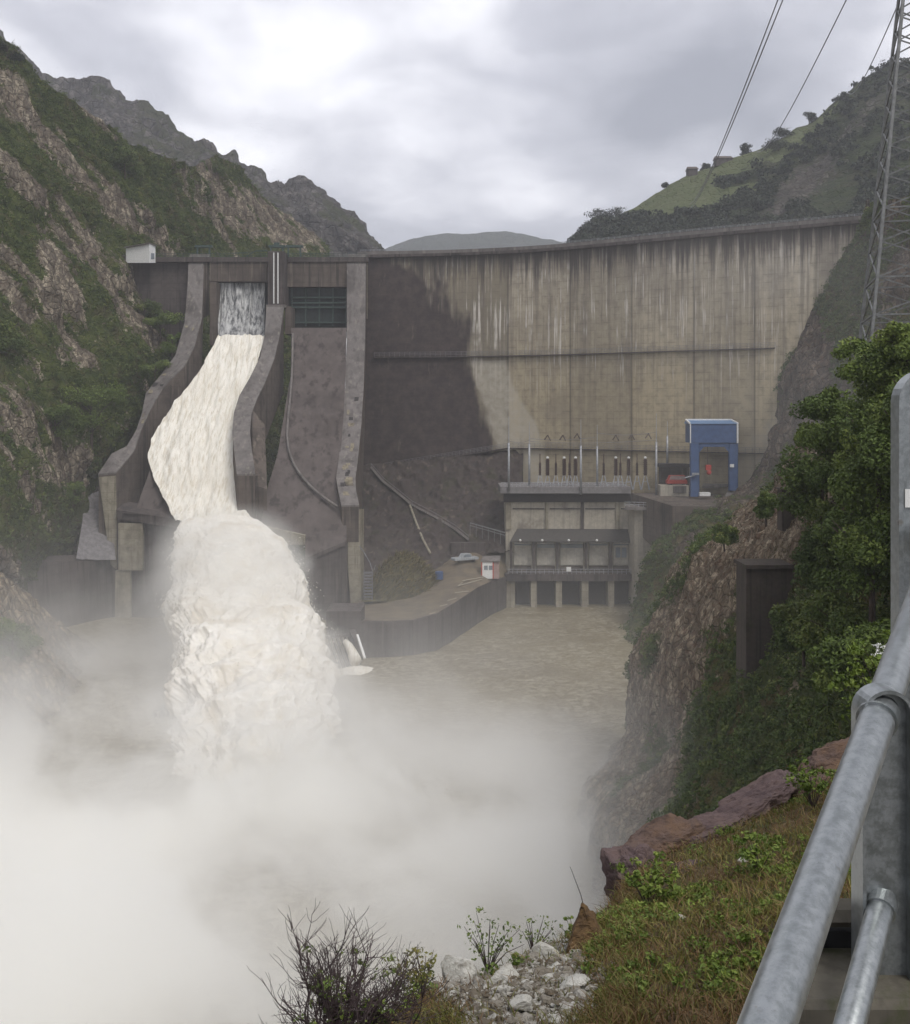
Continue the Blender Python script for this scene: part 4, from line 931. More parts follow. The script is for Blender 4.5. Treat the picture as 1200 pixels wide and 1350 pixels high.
# sluice rack at the left end of the quay
sl = thing('sluice', 'small concrete sluice with slanted dark bars where water spills beside the big jet', 'sluice', (P(455, 880, 190)[0], 190, 0))
b = MB()
for k in range(5):
    x0 = 434 + k * 5.2; b.beam(P(x0, 842 - k * 0.4, 193), P(x0 + 15, 884 - k * 1.5, 188.5), 0.32)
b.build('rack_bar', MAT['conc_dark'], sl)
b = MB(); b.beam(P(430, 840, 193.5), P(466, 836, 193.5), 0.9, 0.5); b.beam(P(463, 834, 194), P(477, 866, 190), 1.1, 1.6); b.pbox(430, 476, 806, 838, 196, 8)
b.build('sluice_frame', MAT['conc_dark'], sl)
b = MB(); b.beam(P(471, 837, 192), P(481, 868, 188), 0.35); b.build('side_post', MAT['white'], sl)
b = MB(); b.tube([P(455, 846, 192.5), P(460, 852, 191.5), P(465, 862, 190), P(469, 872, 188)], 0.55, 8, 1.1); o = b.build('sluice_water', MAT['chutewater'], smooth=True); o['kind'] = 'structure'
b = MB(); 
g = 40; u = np.linspace(-1, 1, g); A, B = np.meshgrid(u, u, indexing='ij'); c0 = P(466, 880, 186); 
V = np.stack([c0[0] + A * 4.2, 186.5 * KY + B * 3.0 + A * 1.2, 2.5 + np.clip(1 - A ** 2 - B ** 2, 0, 1) * 0.5 + fbm(np.stack([A * 4, B * 4, 0 * A], -1), 4, 2) * 0.5 - 0.6 * (A ** 2 + B ** 2)], -1)
idx = np.arange(g * g).reshape(g, g)
mesh_np('sluice_foam', V.reshape(-1, 3), np.stack([idx[:-1, :-1], idx[1:, :-1], idx[1:, 1:], idx[:-1, 1:]], -1).reshape(-1, 4), MAT['chutewater'], smooth=True)['kind'] = 'structure'

# ---------------------------------------------------------------- power station
ps = thing('power_station', 'beige flat-roofed power station at the foot of the dam above the river', 'building', (P(750, 797, 250)[0], 250, 0))
b = MB(); b.pbox(667, 836, 652, 800, 252.2, 9.5); b.build('wall', MAT['wallpanel'], ps)
b = MB(); b.pbox(660, 832, 642, 650.5, 249, 13.5); b.build('roof', MAT['roofgrey'], ps)
b = MB(); b.pbox(664, 834, 650.6, 662, 251.6, 0.58); b.build('soffit_shade_band', MAT['darkvoid'], ps)  # dark strip painting the shade of the recess under the roof
for px0, px1 in ((667, 674), (719, 723), (766, 770), (812, 817), (831, 836)):
    MB().pbox(px0, px1, 662.3, 698, 251.75, 0.44).build('pilaster', MAT['conc_pale'] if px0 != 766 else MAT['conc_dark'], ps)
b = MB()
for px0, px1 in ((676, 718), (725, 765), (772, 811), (819, 830)): b.pbox(px0, px1, 670, 671.5, 252.0, 0.19)
b.build('string_course', MAT['conc_dark'], ps)
# canopy
b = MB(); f0, f1 = P(673, 713, 248.6), P(838, 713.5, 248.6); r0, r1 = P(682, 697, 252.15), P(838, 697.5, 252.15); th_ = np.array((0, 0, 0.35))
b.hexa([f0 - th_, f1 - th_, r1 - th_, r0 - th_], [f0, f1, r1, r0]).build('canopy', MAT['canopy'], ps)
for k, px in enumerate((674, 704, 735, 773, 805, 835)):
    MB().pbox(px - 1.6, px + 1.6, 714.5, 757, 249.6, 0.8).build('column', MAT['conc_dark'], ps)
bays = [(678, 701), (708, 732), (739, 769), (777, 802), (809, 832)]
for k, (a, c) in enumerate(bays):
    MB().pbox(a, c, 722 if k in (1, 2) else 718, 745, 251.6, 0.55).build('panel', MAT['wallbright'], ps)
    w = MB()
    w.pbox(a, c, 715.5, 717, 251.3, 0.3)
    fr_ = w.build('window', MAT['white'], ps)
    gl = MB().pbox(a + 0.6, c - 0.6, 717.3, 722.3 if k in (1, 2) else 719, 251.5, 0.4).build('pane', MAT['glass'], ps); gl.parent = fr_
    MB().pbox(a, c, 747, 757, 251.2, 0.6).build('door', MAT['conc_brown'], ps)
    if k == 4:
        for u0 in (812, 820): MB().pbox(u0, u0 + 6, 722, 735, 251.2, 0.35).build('pane', MAT['glass'], ps)
for px in (686, 715, 750, 787):
    MB().ball(P(px, 712.4, 246.6), 0.28).build('lamp', MAT['white'], ps)
b = MB()
for z_ in (0.5, 1.1): b.tube([P(670, 757, 246.8) + (0, 0, z_), P(838, 757, 246.8) + (0, 0, z_)], 0.05, 4)
for px in np.arange(670, 839, 6): b.beam(P(px, 757, 246.8), P(px, 757, 246.8) + (0, 0, 1.1), 0.07)
b.build('deck_railing', MAT['steel'], ps)
MB().pbox(666, 842, 757.2, 766, 246.5, 5.6).build('deck', MAT['conc_dark'], ps)
for px0, px1 in ((668, 679), (700, 708), (733, 741), (767, 776), (802, 810), (835, 842)):
    MB().pbox(px0, px1, 766.2, 803, 247.0, 5.0).build('pier', MAT['conc_pale'], ps)
MB().pbox(680, 842, 766.2, 803, 251.3, 0.8).build('draft_shade_panel', MAT['darkvoid'], ps)  # dark panel painting the shade inside the openings between the piers
MB().pbox(747, 753, 747.5, 753.5, 246.5, 0.1).build('notice_board', MAT['white'], ps)
b = MB()
for z_ in (0.5, 1.0): b.tube([P(661, 642, 249.2) + (0, 0, z_), P(831, 642, 249.2) + (0, 0, z_)], 0.04, 4)
for px in np.arange(661, 832, 5): b.beam(P(px, 642, 249.2), P(px, 642, 249.2) + (0, 0, 1.0), 0.06)
b.build('roof_railing', MAT['steel'], ps)
# annex
an = thing('valve_house', 'small beige annex with a pale flat roof, right of the power station', 'building', (P(862, 765, 243)[0], 243, 8))
MB().pbox(836.5, 884, 672, 800, 243, 8).build('wall', MAT['wallpanel'], an)
b = MB(); a0, a1 = P(824, 668, 241), P(905, 670, 241); d = np.array((2.0, 9, 0.0)); t_ = np.array((0, 0, 0.7))
b.hexa([a0 - t_, a1 - t_, a1 + d - t_, a0 + d - t_], [a0, a1, a1 + d, a0 + d]).build('roof', MAT['conc_top'], an)
b = MB()
for z_ in (0.5, 1.0): b.tube([a0 + (0, 0.2, z_), a1 + (0, 0.2, z_)], 0.04, 4)
for s in np.linspace(0, 1, 14): b.beam(a0 + (a1 - a0) * s + (0, .2, 0), a0 + (a1 - a0) * s + (0, .2, 1.0), 0.06)
b.build('roof_railing', MAT['steel'], an)
b = MB().hexa([P(888, 690, 241.5), P(905, 690, 241.5), P(905, 690, 246), P(888, 690, 246)], [P(888, 671.5, 241.5), P(905, 672, 241.5), P(905, 672, 246), P(888, 671, 246)]).build('side_block', MAT['conc_top'], an)
# yard on top: concrete terrace by the gantry
tr = P(900, 656, 243); b = MB(); b.hexa([(P(832.5, 660, 249)[0], 236.8, 20), (P(890, 690, 226)[0], 217, 14), (P(1010, 690, 226)[0], 215, 14), (P(1040, 640, 226)[0], 244, 20)],
  [(P(832.5, 650, 249)[0], 236.8, 27.4), (P(890, 690, 226)[0], 217, 26.3), (P(1010, 690, 226)[0], 215, 26.3), (P(1040, 640, 226)[0], 244, 27.4)])
b.build('terrace', MAT['conc_brown'])['kind'] = 'structure'
# pale slabs
b = MB().hexa([P(954, 662, 234), P(989, 667, 232), P(993, 655, 240), P(960, 650, 242)], [P(954, 658, 234), P(989, 663, 232), P(994, 650, 240), P(960, 646, 242)])
tag(b.build('concrete_slab', MAT['conc_top']), 'pale tilted concrete slab lying right of the blue gantry', 'slab')
b = MB().hexa([P(926, 644, 247), P(962, 642, 247), P(960, 636, 254), P(930, 637, 254)], [P(926, 640, 247), P(962, 638, 247), P(960, 633, 254), P(930, 634, 254)])
tag(b.build('concrete_kerb', MAT['conc_top']), 'pale low concrete block between the legs of the blue gantry', 'block')
b = MB().pbox(923, 937, 649.5, 654, 238, 1.6); tag(b.build('concrete_block', MAT['white']), 'small white block at the foot of the left gantry leg', 'block')

# control cabin and red vehicle
cb = thing('control_cabin', 'low grey cabin with a dark flat roof between the annex and the blue gantry', 'cabin', tuple(P(890, 655, 244)))
MB().pbox(871, 908, 640, 658, 244, 4).build('wall', MAT['wallpanel'], cb)
MB().pbox(870, 910, 612, 616, 249, 6).build('roof', MAT['darkvoid'], cb)
MB().pbox(872, 908, 616.2, 640, 252, 3).build('back_wall', MAT['conc_brown'], cb)
for a in (871, 907): MB().pbox(a, a + 1.4, 616.2, 640, 249.5, 0.4).build('post', MAT['conc_dark'], cb)
MB().pbox(888, 905, 641, 650, 243.7, 0.2).build('panel', MAT['conc_top'], cb)
vz = P(890, 640, 246)[2]
rv = thing('parked_car', 'red car parked under the dark cabin roof left of the blue gantry', 'car', (P(892, 640, 247)[0], 247 * KY, vz))
def car(root, L, W, H, body, glassm, cabin=(0.18, 0.86), wheels=True, hood=0.55):
    x, y, z = root.location; z += 0.0
    def sec(pts, y0, y1): 
        return MB().hexa([(x + a * L - L / 2, y + y0, z + h) for a, h in pts], [(x + a * L - L / 2, y + y1, z + h) for a, h in pts])
    sec([(0, .35), (1, .35), (1, H * hood * .9), (.97, H * hood), (.03, H * hood), (0, H * hood * .85)], -W / 2, W / 2).build('body', body, root, bevel=0.06)
    a, c = cabin
    sec([(a, H * hood + .002), (c, H * hood + .002), (c - .07, H), (a + .10, H)], -W / 2 + .1, W / 2 - .1).build('cab', body, root, bevel=0.05)
    sec([(a + .06, H * hood + .06), (c - .06, H * hood + .06), (c - .1, H - .1), (a + .13, H - .1)], -W / 2 + .06, W / 2 - .06).build('window', glassm, root)
    for wx in (.18, .8):
        for wy in (-W / 2 + .02, W / 2 - .2):
            MB().tube([(x + wx * L - L / 2, y + wy, z + .34), (x + wx * L - L / 2, y + wy + .2, z + .34)], .34, 12).build('wheel', MAT['rubber'], root)
car(rv, 4.5, 1.8, 2.2, MAT['red'], MAT['redlight'], (0.05, 0.95))

# blue gantry
gc = thing('gantry_crane', 'tall blue gantry crane with a white-edged housing, standing beside the dam', 'crane', tuple(P(941, 657, 240)))
b = MB().pbox(911, 972, 559, 584, 239, 5.5).build('housing', MAT['blue'], gc, bevel=0.05)
b = MB(); f0, f1 = P(910, 558.8, 238.8), P(973, 558.8, 238.8); r0, r1 = f0 + (0.2, 5.2, .75), f1 + (-0.2, 5.2, .75)
b.hexa([f0, f1, f1 + (0, 6.2, 0), f0 + (0, 6.2, 0)], [f0 + (0, 0, .05), f1 + (0, 0, .05), r1, r0]).build('roof', MAT['blue_light'], gc)
b = MB(); e_ = np.array((0, 0, .12)); b.beam(f0 + e_ + (-.05, 0, 0), r0 + e_, .3); b.beam(f1 + e_, r1 + e_, .3); b.beam(r0 + e_, r1 + e_, .3)
b.beam(P(972.6, 559, 238.8), P(972.6, 584, 238.8), .3); b.beam(P(910.5, 559, 238.8), P(910.5, 584, 238.8), .2)
b.build('trim', MAT['white'], gc)
for (px0, px1, py1, Y) in ((911, 921.5, 655, 239), (962, 972.5, 647, 239.2)):
    MB().pbox(px0, px1, 584.3, py1, Y, 1.3).build('leg', MAT['blue'], gc, bevel=0.06)
    MB().pbox(px0 + 1.2, px1 + 1.0, 584.3, py1 - 4, Y + 4.2, 1.2).build('leg', MAT['blue'], gc, bevel=0.06)
b = MB().pbox(921.8, 961.8, 584.3, 589, 239.3, 0.9).build('cross_beam', MAT['blue'], gc)
for (xa, xb, xc) in ((921.8, 922.5, 928), (961.8, 961.0, 955)):
    MB().hexa([P(xa, 596, 239.4), P(xb, 596, 239.4), P(xb, 596, 240), P(xa, 596, 240)], [P(xa, 589.1, 239.4), P(xc, 589.1, 239.4), P(xc, 589.1, 240), P(xa, 589.1, 240)]).build('bracket', MAT['blue'], gc)
b = MB(); b.beam(P(933, 589, 241), P(933, 614, 241), .12); b.build('hoist_cable', MAT['insul'], gc)
b = MB(); b.pbox(931, 938, 613, 620, 240.6, .9); b.ball(P(935, 623, 241), .55); b.build('hook_block', MAT['red'], gc)
b = MB(); b.tube([P(903, 630, 238.5), P(915, 627, 238.3), P(921, 624, 238.2)], .13, 5); b.pbox(913, 922, 623.5, 626, 238, .5); b.build('lamp_arm', MAT['steel'], gc)
b = MB(); b.pbox(963, 968, 612, 616, 238.7, .4); b.build('lamp', MAT['white'], gc)

# masts on the station roof
masts = [(671, 549, 648, 248.6, 'leftmost and tallest metal mast at the left corner of the station roof'),
         (698, 556, 640, 252, 'thin metal mast just right of the tall corner mast'),
         (766, 553, 652, 248.7, 'tall metal mast in the middle of the station roof edge'),
         (787.5, 560, 641, 252, 'metal mast standing just right of the middle one on the station roof'),
         (865.5, 545, 652, 246, 'tall metal mast left of the dark cabin roof'),
         (880, 555, 612, 254, 'short metal mast rising behind the dark cabin roof')]
for px, y0, y1, Y, lab in masts:
    m_ = thing('metal_mast', lab, 'mast', tuple(P(px, y1, Y)), 'metal masts on the power station roof')
    ym = y0 + (y1 - y0) * .35
    MB().tube([P(px, y1, Y), P(px, ym, Y)], .26, 8, .22).build('pole', MAT['steel'], m_, smooth=True)
    MB().tube([P(px, ym, Y), P(px, y0, Y)], .10, 6, .05).build('rod', MAT['steel'], m_)
b = MB()
for (xa, ya, xb, yb, Y) in [(671, 581, 698, 580, 250), (698, 578, 787, 576, 252), (787, 571, 865, 570, 250), (698, 582, 865, 580, 254)]:
    pts_ = [P(xa + (xb - xa) * s, ya + (yb - ya) * s + 3.0 * math.sin(math.pi * s), Y) for s in np.linspace(0, 1, 9)]; b.tube(pts_, .045, 4)
tag(b.build('busbar_wires', MAT['wire']), 'thin wires strung between the roof masts of the station', 'wires')
for k, (px, py) in enumerate([(722, 575), (742, 575), (761, 573), (812, 575), (833, 574), (855, 573)]):
    lab = ['first', 'second', 'third', 'fourth', 'fifth', 'sixth'][k] + ' dark hanging insulator from the left on the wires above the station roof'
    b = MB()
    for j in range(5):
        s = j / 4; b.ball(P(px - 3.5 + 3.5 * s, py + 4 - 5 * s, 252), .2, 6, 4, (1, 1, .6)); b.ball(P(px + 3.5 - 3 * s, py + 5 - 6 * s, 252), .2, 6, 4, (1, 1, .6))
    b.tube([P(px - 4, py + 5, 252), P(px, py - 1.5, 252), P(px + 4, py + 6, 252)], .09, 4)
    tag(b.build('hanging_insulator', MAT['insul']), lab, 'insulator', 'hanging insulators above the station roof')
# switchgear
sg = [(712, 'l'), (722, 't'), (733, 'l'), (744, 't'), (751, 'l'), (759, 't'), (796, 'l'), (812, 't'), (818, 'l'), (829, 't'), (840, 'l'), (851, 't')]
proto = {}
for k, (px, ty) in enumerate(sg):
    loc = P(px, 640, 253.5); side = 'left' if px < 780 else 'right'; order = ['outer left', 'left', 'inner left', 'inner right', 'right', 'outer right'][[i for i, s_ in enumerate(sg) if (s_[0] < 780) == (px < 780)].index(k)]
    lab = ('tall white-topped breaker' if ty == 't' else 'slim dark isolator column') + ', %s of the %s switchgear group on the station roof' % (order, side)
    if ty not in proto:
        t_ = thing('circuit_breaker' if ty == 't' else 'isolator_column', lab, 'switchgear', tuple(loc), 'switchgear on the power station roof')
        x, y, z = loc
        b = MB()
        for s in (-1, 1):
            b.beam((x + .9 * s, y - .4, z - 1.0), (x + .2 * s, y, z + 2.3), .16); b.beam((x + .9 * s, y + .6, z - 1.0), (x + .2 * s, y, z + 2.3), .16)
        b.beam((x - .6, y, z + .9), (x + .6, y, z + .9), .12); b.build('stand', MAT['steel'], t_)
        b = MB()
        if ty == 't':
            b.tube([(x, y, z + 2.3), (x, y, z + 6.0)], .36, 8)
            for j in range(8): b.tube([(x, y, z + 2.6 + j * .42), (x, y, z + 2.75 + j * .42)], .52, 8)
            b.build('insulator', MAT['insul'], t_); MB().ball((x, y, z + 6.3), .34, 8, 6, (1, 1, .8)).build('cap', MAT['white'], t_)
        else:
            b.tube([(x, y, z + 2.3), (x, y, z + 5.2)], .22, 7)
            for j in range(7): b.tube([(x, y, z + 2.5 + j * .38), (x, y, z + 2.62 + j * .38)], .36, 7)
            b.build('insulator', MAT['insul'], t_); MB().beam((x, y, z + 5.2), (x, y, z + 7.2), .18).build('contact_arm', MAT['insul'], t_)
        proto[ty] = t_
    else:
        t_ = copy_tree(proto[ty]); t_.location = tuple(float(v_) for v_ in loc); t_['label'] = lab

# container kiosk, barrel, pick-up, debris on the yard
kz = ground_pt(645, 764); ks = thing('kiosk', 'small white kiosk with red corners on the yard beside the quay wall', 'kiosk', tuple(kz))
x, y, z = kz; x0 = P(637, 0, y)[0]; x1 = P(653, 0, y)[0]
MB().box(x0 + .1, x1 - .1, y, y + 2.8, z, z + 3.6).build('wall', MAT['white'], ks)
MB().box(x1 - .09, x1 + 1.3, y + .1, y + 2.7, z, z + 3.5).build('side_panel', MAT['redlight'], ks)
b = MB(); b.hexa([(x0 - .1, y - .2, z + 3.6), (x1 + 1.4, y - .2, z + 3.6), (x1 + 1.4, y + 3, z + 3.6), (x0 - .1, y + 3, z + 3.6)], [(x0 - .1, y - .2, z + 3.8), (x1 + 1.4, y - .2, z + 3.8), (x1 + 1.7, y + 3, z + 4.5), (x0 + .3, y + 3, z + 4.5)]).build('roof', MAT['conc_top'], ks)
for a in (x0 - .08, x1 - .12): MB().box(a, a + .2, y - .06, y + .1, z, z + 3.6).build('corner_post', MAT['red'], ks)
for dx in (.5, 1.5): MB().box(x0 + dx, x0 + dx + .8, y - .05, y, z + 1.9, z + 2.8).build('window', MAT['glass'], ks)
bz = ground_pt(579, 764); b = MB().tube([bz, bz + np.array((0, 0, 1.6))], .85, 14); b.tube([bz + np.array((0, 0, .5)), bz + np.array((0, 0, .6))], .9, 14); b.tube([bz + np.array((0, 0, 1.05)), bz + np.array((0, 0, 1.15))], .9, 14)
tag(b.build('water_barrel', MAT['blue']), 'blue barrel at the right foot of the reedy mound', 'barrel')
pk = ground_pt(613, 742) + np.array((0, 0.6, 0.1)); pu = thing('pickup_truck', 'long silver vehicle parked on the yard by the dark rock', 'vehicle', tuple(pk))
car(pu, 6.0, 1.9, 1.7, MAT['silver'], MAT['glass'], (0.30, 0.75)); pu.rotation_euler = (0, -math.radians(0), math.radians(28))
b = MB()
for k in range(26):
    c = ground_pt(538 + rng.uniform(0, 20), 775 - rng.uniform(0, 6)); a = rng.normal(size=3) * .9; b.beam(c + a * .6, c - a * .6 + (0, 0, .5), .14)
tag(b.build('scrap_pile', MAT['rubber']), 'dark tangle of scrap at the foot of the reedy mound', 'scrap')
b = MB().box(*[float(v_) for v_ in (P(594, 0, 252)[0], P(640, 0, 252)[0], 239.2, 241.5)], float(P(600, 738, 252)[2]), float(P(600, 716, 252)[2])).build('retaining_wall', MAT['conc_dark'])
tag(b, 'low dark retaining wall behind the silver vehicle on the yard', 'wall')

KY = 1.0
# ---------------------------------------------------------------- left side: retaining wall, ledge, white hut, ribbed wall
b = MB().hexa([(P(38, 800, 205)[0], 203, 0), (P(152, 800, 225)[0], 224.5, 0), (P(152, 800, 225)[0], 236, 0), (P(38, 800, 205)[0], 232, 0)],
              [tuple(P(38, 742, 205)), tuple(P(152, 738, 225)), tuple(P(152, 738, 225) + (0, 10, 0)), tuple(P(38, 742, 205) + (0, 10, 0))])
tag(b.build('retaining_wall', MAT['conc_dark']), 'black wet retaining wall left of the spillway foot', 'wall')
MAT['scree'] = plain('grey_scree', (0.17, 0.16, 0.165), 0.9, var=0.25, scale=1.2)
SCR = [[(100, 737, 216), (104, 715, 220), (108, 690, 224), (112, 655, 229)], [(125, 738, 219), (125, 712, 222), (124, 688, 226), (122, 650, 231)], [(153, 738, 221), (150, 712, 224), (146, 680, 227.5), (136, 645, 232)]]
sheet('scree_slope', SCR, 40, 50, MAT['scree'], amp=0.3, freq=0.5, seed=7, blur=1, drop=None)
hut = thing('white_hut', 'small white hut with a mono-pitch roof on the crest left of the spillway', 'hut', tuple(P(184, 347, 272)))
a, c, d, e_ = P(166, 346.5, 266), P(197, 346.5, 262.5), P(205, 346.5, 266.5), P(175, 346.5, 271)
h0, h1 = 4.3, 3.5
b = MB().hexa([a, c, d, e_], [a + (0, 0, 3.7), c + (0, 0, 4.7), d + (0, 0, 4.2), e_ + (0, 0, 3.7)]).build('wall', MAT['white'], hut)
o3 = np.array((0, 0, .02)); ou = np.array((.3, -.3, 0))
b = MB().hexa([a + (-.4, -.4, 3.72), c + (0, -.5, 4.72), d + (.4, 0, 4.22), e_ + (0, .4, 3.72)], [a + (-.4, -.4, 3.95), c + (0, -.5, 4.95), d + (.4, 0, 4.45), e_ + (0, .4, 3.95)]).build('roof', MAT['conc_top'], hut)
b = MB(); s0 = c + (d - c) * .25; s1 = c + (d - c) * .8; n_ = np.array((.05, -.08, 0)); b.quad(s0 + n_ + (0, 0, .9), s1 + n_ + (0, 0, .9), s1 + n_ + (0, 0, 2.4), s0 + n_ + (0, 0, 2.4)).build('window', MAT['glass'], hut)
rb = thing('ribbed_wall', 'low ribbed concrete block half lost in the spray left of the jet', 'wall', (P(205, 1000, 150)[0], 150, 0))
b = MB().hexa([(P(172, 1000, 150)[0], 150, -1), (P(250, 1000, 152)[0], 152, -1), (P(250, 1000, 152)[0], 160, -1), (P(172, 1000, 150)[0], 158, -1)], [tuple(P(178, 952, 151)), tuple(P(225, 925, 154)), tuple(P(245, 930, 160)), tuple(P(185, 950, 158))]).build('wall', MAT['conc_dark'], rb)
for k in range(5): a_ = P(186 + k * 9, 950 - k * 5, 150.7); MB().beam(a_, (a_[0] + .8, 149.8, -.5), .5).build('rib', MAT['conc_dark'], rb)

# trees one can tell apart
def tree(name, base, h, r, n, lsz, mat, label, cat='tree', lobes=9, group=None, trunk=True, nl=1):
    t = thing(name, label, cat, tuple(base), group); base = np.array(base, float)
    b = MB()
    b.tube([base - (0, 0, .4), base + (rng.uniform(-.04, .04) * h, 0, h * .35), base + (0, 0, h * .7)], max(.04, h * .028), 7, h * .010)
    for k in range(7):
        a = rng.uniform(0, 6.28); z0 = h * rng.uniform(.22, .55); p0 = base + (0, 0, z0)
        p1 = p0 + np.array((math.cos(a) * r * .7, math.sin(a) * r * .7, h * rng.uniform(.12, .35))); b.tube([p0, (p0 + p1) / 2 + (0, 0, h * .03), p1], h * .010, 5, h * .004)
    b.build('trunk', MAT['bark'], t)
    cs = []; rs_ = []
    for k in range(nl):
        a = rng.uniform(0, 6.28); q = rng.uniform(0.25, .62) * r if nl > 1 else 0
        cs.append(base + (math.cos(a) * q, math.sin(a) * q, h * (rng.uniform(.22, .76) if nl > 1 else .58))); rr = (r * rng.uniform(.45, .68), r * rng.uniform(.45, .68), max(r * .42, h * rng.uniform(.2, .3))) if nl > 1 else (r, r, h * .48); rs_.append(rr)
    leafobj('crown', np.array(cs), np.array(rs_), n // nl, lsz, mat, t, lobes)
    return t
def hillpt(px, py, V=LV, Q=LQ):
    d = (Q[..., 0] - px) ** 2 + (Q[..., 1] - py) ** 2; return V[np.unravel_index(np.argmin(d), d.shape)]
tree('broadleaf_tree', hillpt(118, 600) + (0, -2, 0), 17, 8.5, 9000, .26, MAT['tree'], 'largest round green tree on the left bank beside the spillway wall', nl=7)
tree('broadleaf_tree', hillpt(150, 628) + (0, -4, 0), 11, 3.8, 4200, .22, MAT['treebright'], 'bright green tree just below the largest tree on the left bank', nl=4)
tree('broadleaf_tree', hillpt(75, 590) + (0, -1, 0), 11, 6.0, 5000, .26, MAT['tree'], 'dark green tree left of the largest tree on the left bank', nl=5)
tree('broadleaf_tree', hillpt(95, 680) + (0, -1, 0), 8, 5, 4200, .24, MAT['tree'], 'low green tree above the black retaining wall on the left bank', nl=5)
tree('broadleaf_tree', hillpt(18, 470) + (0, -1, 0), 9, 6, 3600, .26, MAT['scrub'], 'dark bushy tree at the left picture edge, halfway up the slope', nl=5)
tree('broadleaf_tree', hillpt(165, 235) + (0, -1, 0), 9, 6, 3400, .3, MAT['scrub'], 'dark bushy tree high on the left slope under the far ridge', nl=5)
tree('broadleaf_tree', hillpt(8, 78) + (0, 0, -2), 8, 4.5, 3000, .3, MAT['scrub_dark'], 'dark bush on the left skyline at the picture edge', nl=4)
tree('bush', P(228, 468, 257) + (0, 0, -2), 8.5, 3.6, 3600, .22, MAT['treebright'], 'light green bush against the left spillway wall', nl=4)
tree('bush', P(212, 440, 262) + (0, 0, -2), 9.0, 5, 4200, .24, MAT['tree'], 'dark green bush under the wing wall left of the spillway', nl=5)
tree('bush', P(205, 490, 250) + (0, 0, -2), 5.0, 4, 2500, .22, MAT['tree'], 'low bush where the left spillway wall starts to bend', nl=4)
tree('bush', P(190, 410, 264) + (0, 0, -2), 4.5, 5, 2500, .24, MAT['scrub'], 'dull bush at the left foot of the wing wall', nl=4)
tree('bush', hillpt(20, 868, FV, FQ) + (0, -1, 0), 6.5, 4.0, 3200, .18, MAT['tree'], 'green bush on the pale slanting rock at the lower left edge', nl=4)
sky_tr = [(878, 250, 5, 2.2, 'small lone round tree on the meadow skyline'), (932, 226, 6, 4, 'dark tree clump beside the red farm building on the skyline'), (985, 204, 7, 5, 'dark tree clump halfway up the meadow skyline'), (1032, 184, 10, 6, 'tall dark trees on the skyline above the meadows'), (1067, 166, 8, 5, 'dark tree clump where the rocky hill begins'), (845, 262, 4, 4, 'low dark bushes on the left part of the meadow skyline'), (1028, 205, 9, 9, 'wide dark tree patch in the upper meadow'), (800, 292, 9, 9, 'dark wood at the left foot of the meadow hill')]
for px, py, h, r_, lab in sky_tr:
    tree('hill_tree', hillpt(px, py, RV, RQ) + (0, 0, -1.2), h * .85, r_ * 1.0, 1600, .38, MAT['scrub_dark'], lab, nl=5 if r_ > 3 else 1)
# farm buildings on the skyline
for px, py, w, h, wm, lab in [(930, 226, 3, 2.6, 'redlight', 'tiny red farmhouse on the meadow skyline'), (952, 219, 7, 1.3, 'conc_dark', 'tiny long grey farm shed right of the red farmhouse'), (913, 234, 4, 1.2, 'conc_dark', 'tiny pale farm shed left of the red farmhouse')]:
    c = hillpt(px, py, RV, RQ) + np.array((0, -4, 0)); t = thing('farmhouse', lab, 'house', tuple(c))
    MB().box(c[0] - w / 2, c[0] + w / 2, c[1], c[1] + 5, c[2] - 2, c[2] + h).build('wall', MAT[wm], t)
    MB().hexa([(c[0] - w / 2 - .4, c[1] - .4, c[2] + h), (c[0] + w / 2 + .4, c[1] - .4, c[2] + h), (c[0] + w / 2 + .4, c[1] + 5.4, c[2] + h), (c[0] - w / 2 - .4, c[1] + 5.4, c[2] + h)], [(c[0] - w / 2, c[1] + 2.4, c[2] + h + 1.5), (c[0] + w / 2, c[1] + 2.4, c[2] + h + 1.5), (c[0] + w / 2, c[1] + 2.6, c[2] + h + 1.5), (c[0] - w / 2, c[1] + 2.6, c[2] + h + 1.5)]).build('roof', MAT['redlight' if wm == 'redlight' else 'conc_brown'], t)

# ---------------------------------------------------------------- right bank: trees, concrete pillars
RT = [(1178, 560, 52, 5.6, 2.6, 'leafy tree just below the foot of the lattice pylon', 'tree'), (1125, 640, 58, 6.6, 3.0, 'green tree on the right bank left of the tall grey post', 'tree'), (1165, 700, 50, 7, 2.6, 'leafy tree below the tallest one on the right bank', 'tree'),
      (1085, 690, 66, 6.0, 3.0, 'outermost dark tree leaning toward the dam on the right bank', 'scrub'), (1150, 800, 48, 6, 2.6, 'dark leafy tree behind the tall grey post', 'tree'), (1100, 780, 60, 5, 2.6, 'dark bushy tree right of the big concrete pillar', 'scrub'),
      (1195, 620, 46, 6.8, 2.4, 'tree half cut off by the right picture edge', 'tree'), (1120, 880, 50, 4.5, 2.6, 'low dark tree above the purple rocks', 'scrub'), (1060, 850, 66, 4.0, 2.4, 'dark bush against the right side of the big concrete pillar', 'scrub'), (1010, 668, 88, 3.2, 1.3, 'small bush on the ochre rock near the gantry', 'scrub'), (955, 702, 110, 3.4, 1.5, 'small yellow-green bush at the tip of the right cliff', 'scrub')]
RT += [(1158, 490, 54, 2.6, 2.0, 'bushy tree top just right of the pylon foot', 'tree'), (1090, 600, 60, 5, 2.3, 'bright bushy tree above the small dark pillar', 'tree'), (1140, 920, 44, 4, 2.4, 'low green tree above the flowering sprigs', 'tree'), (1130, 720, 54, 6, 2.8, 'broad green tree in the middle of the right bank', 'tree'), (1196, 470, 50, 2.6, 2.0, 'dense green tree at the right picture edge above the grey post', 'tree')]
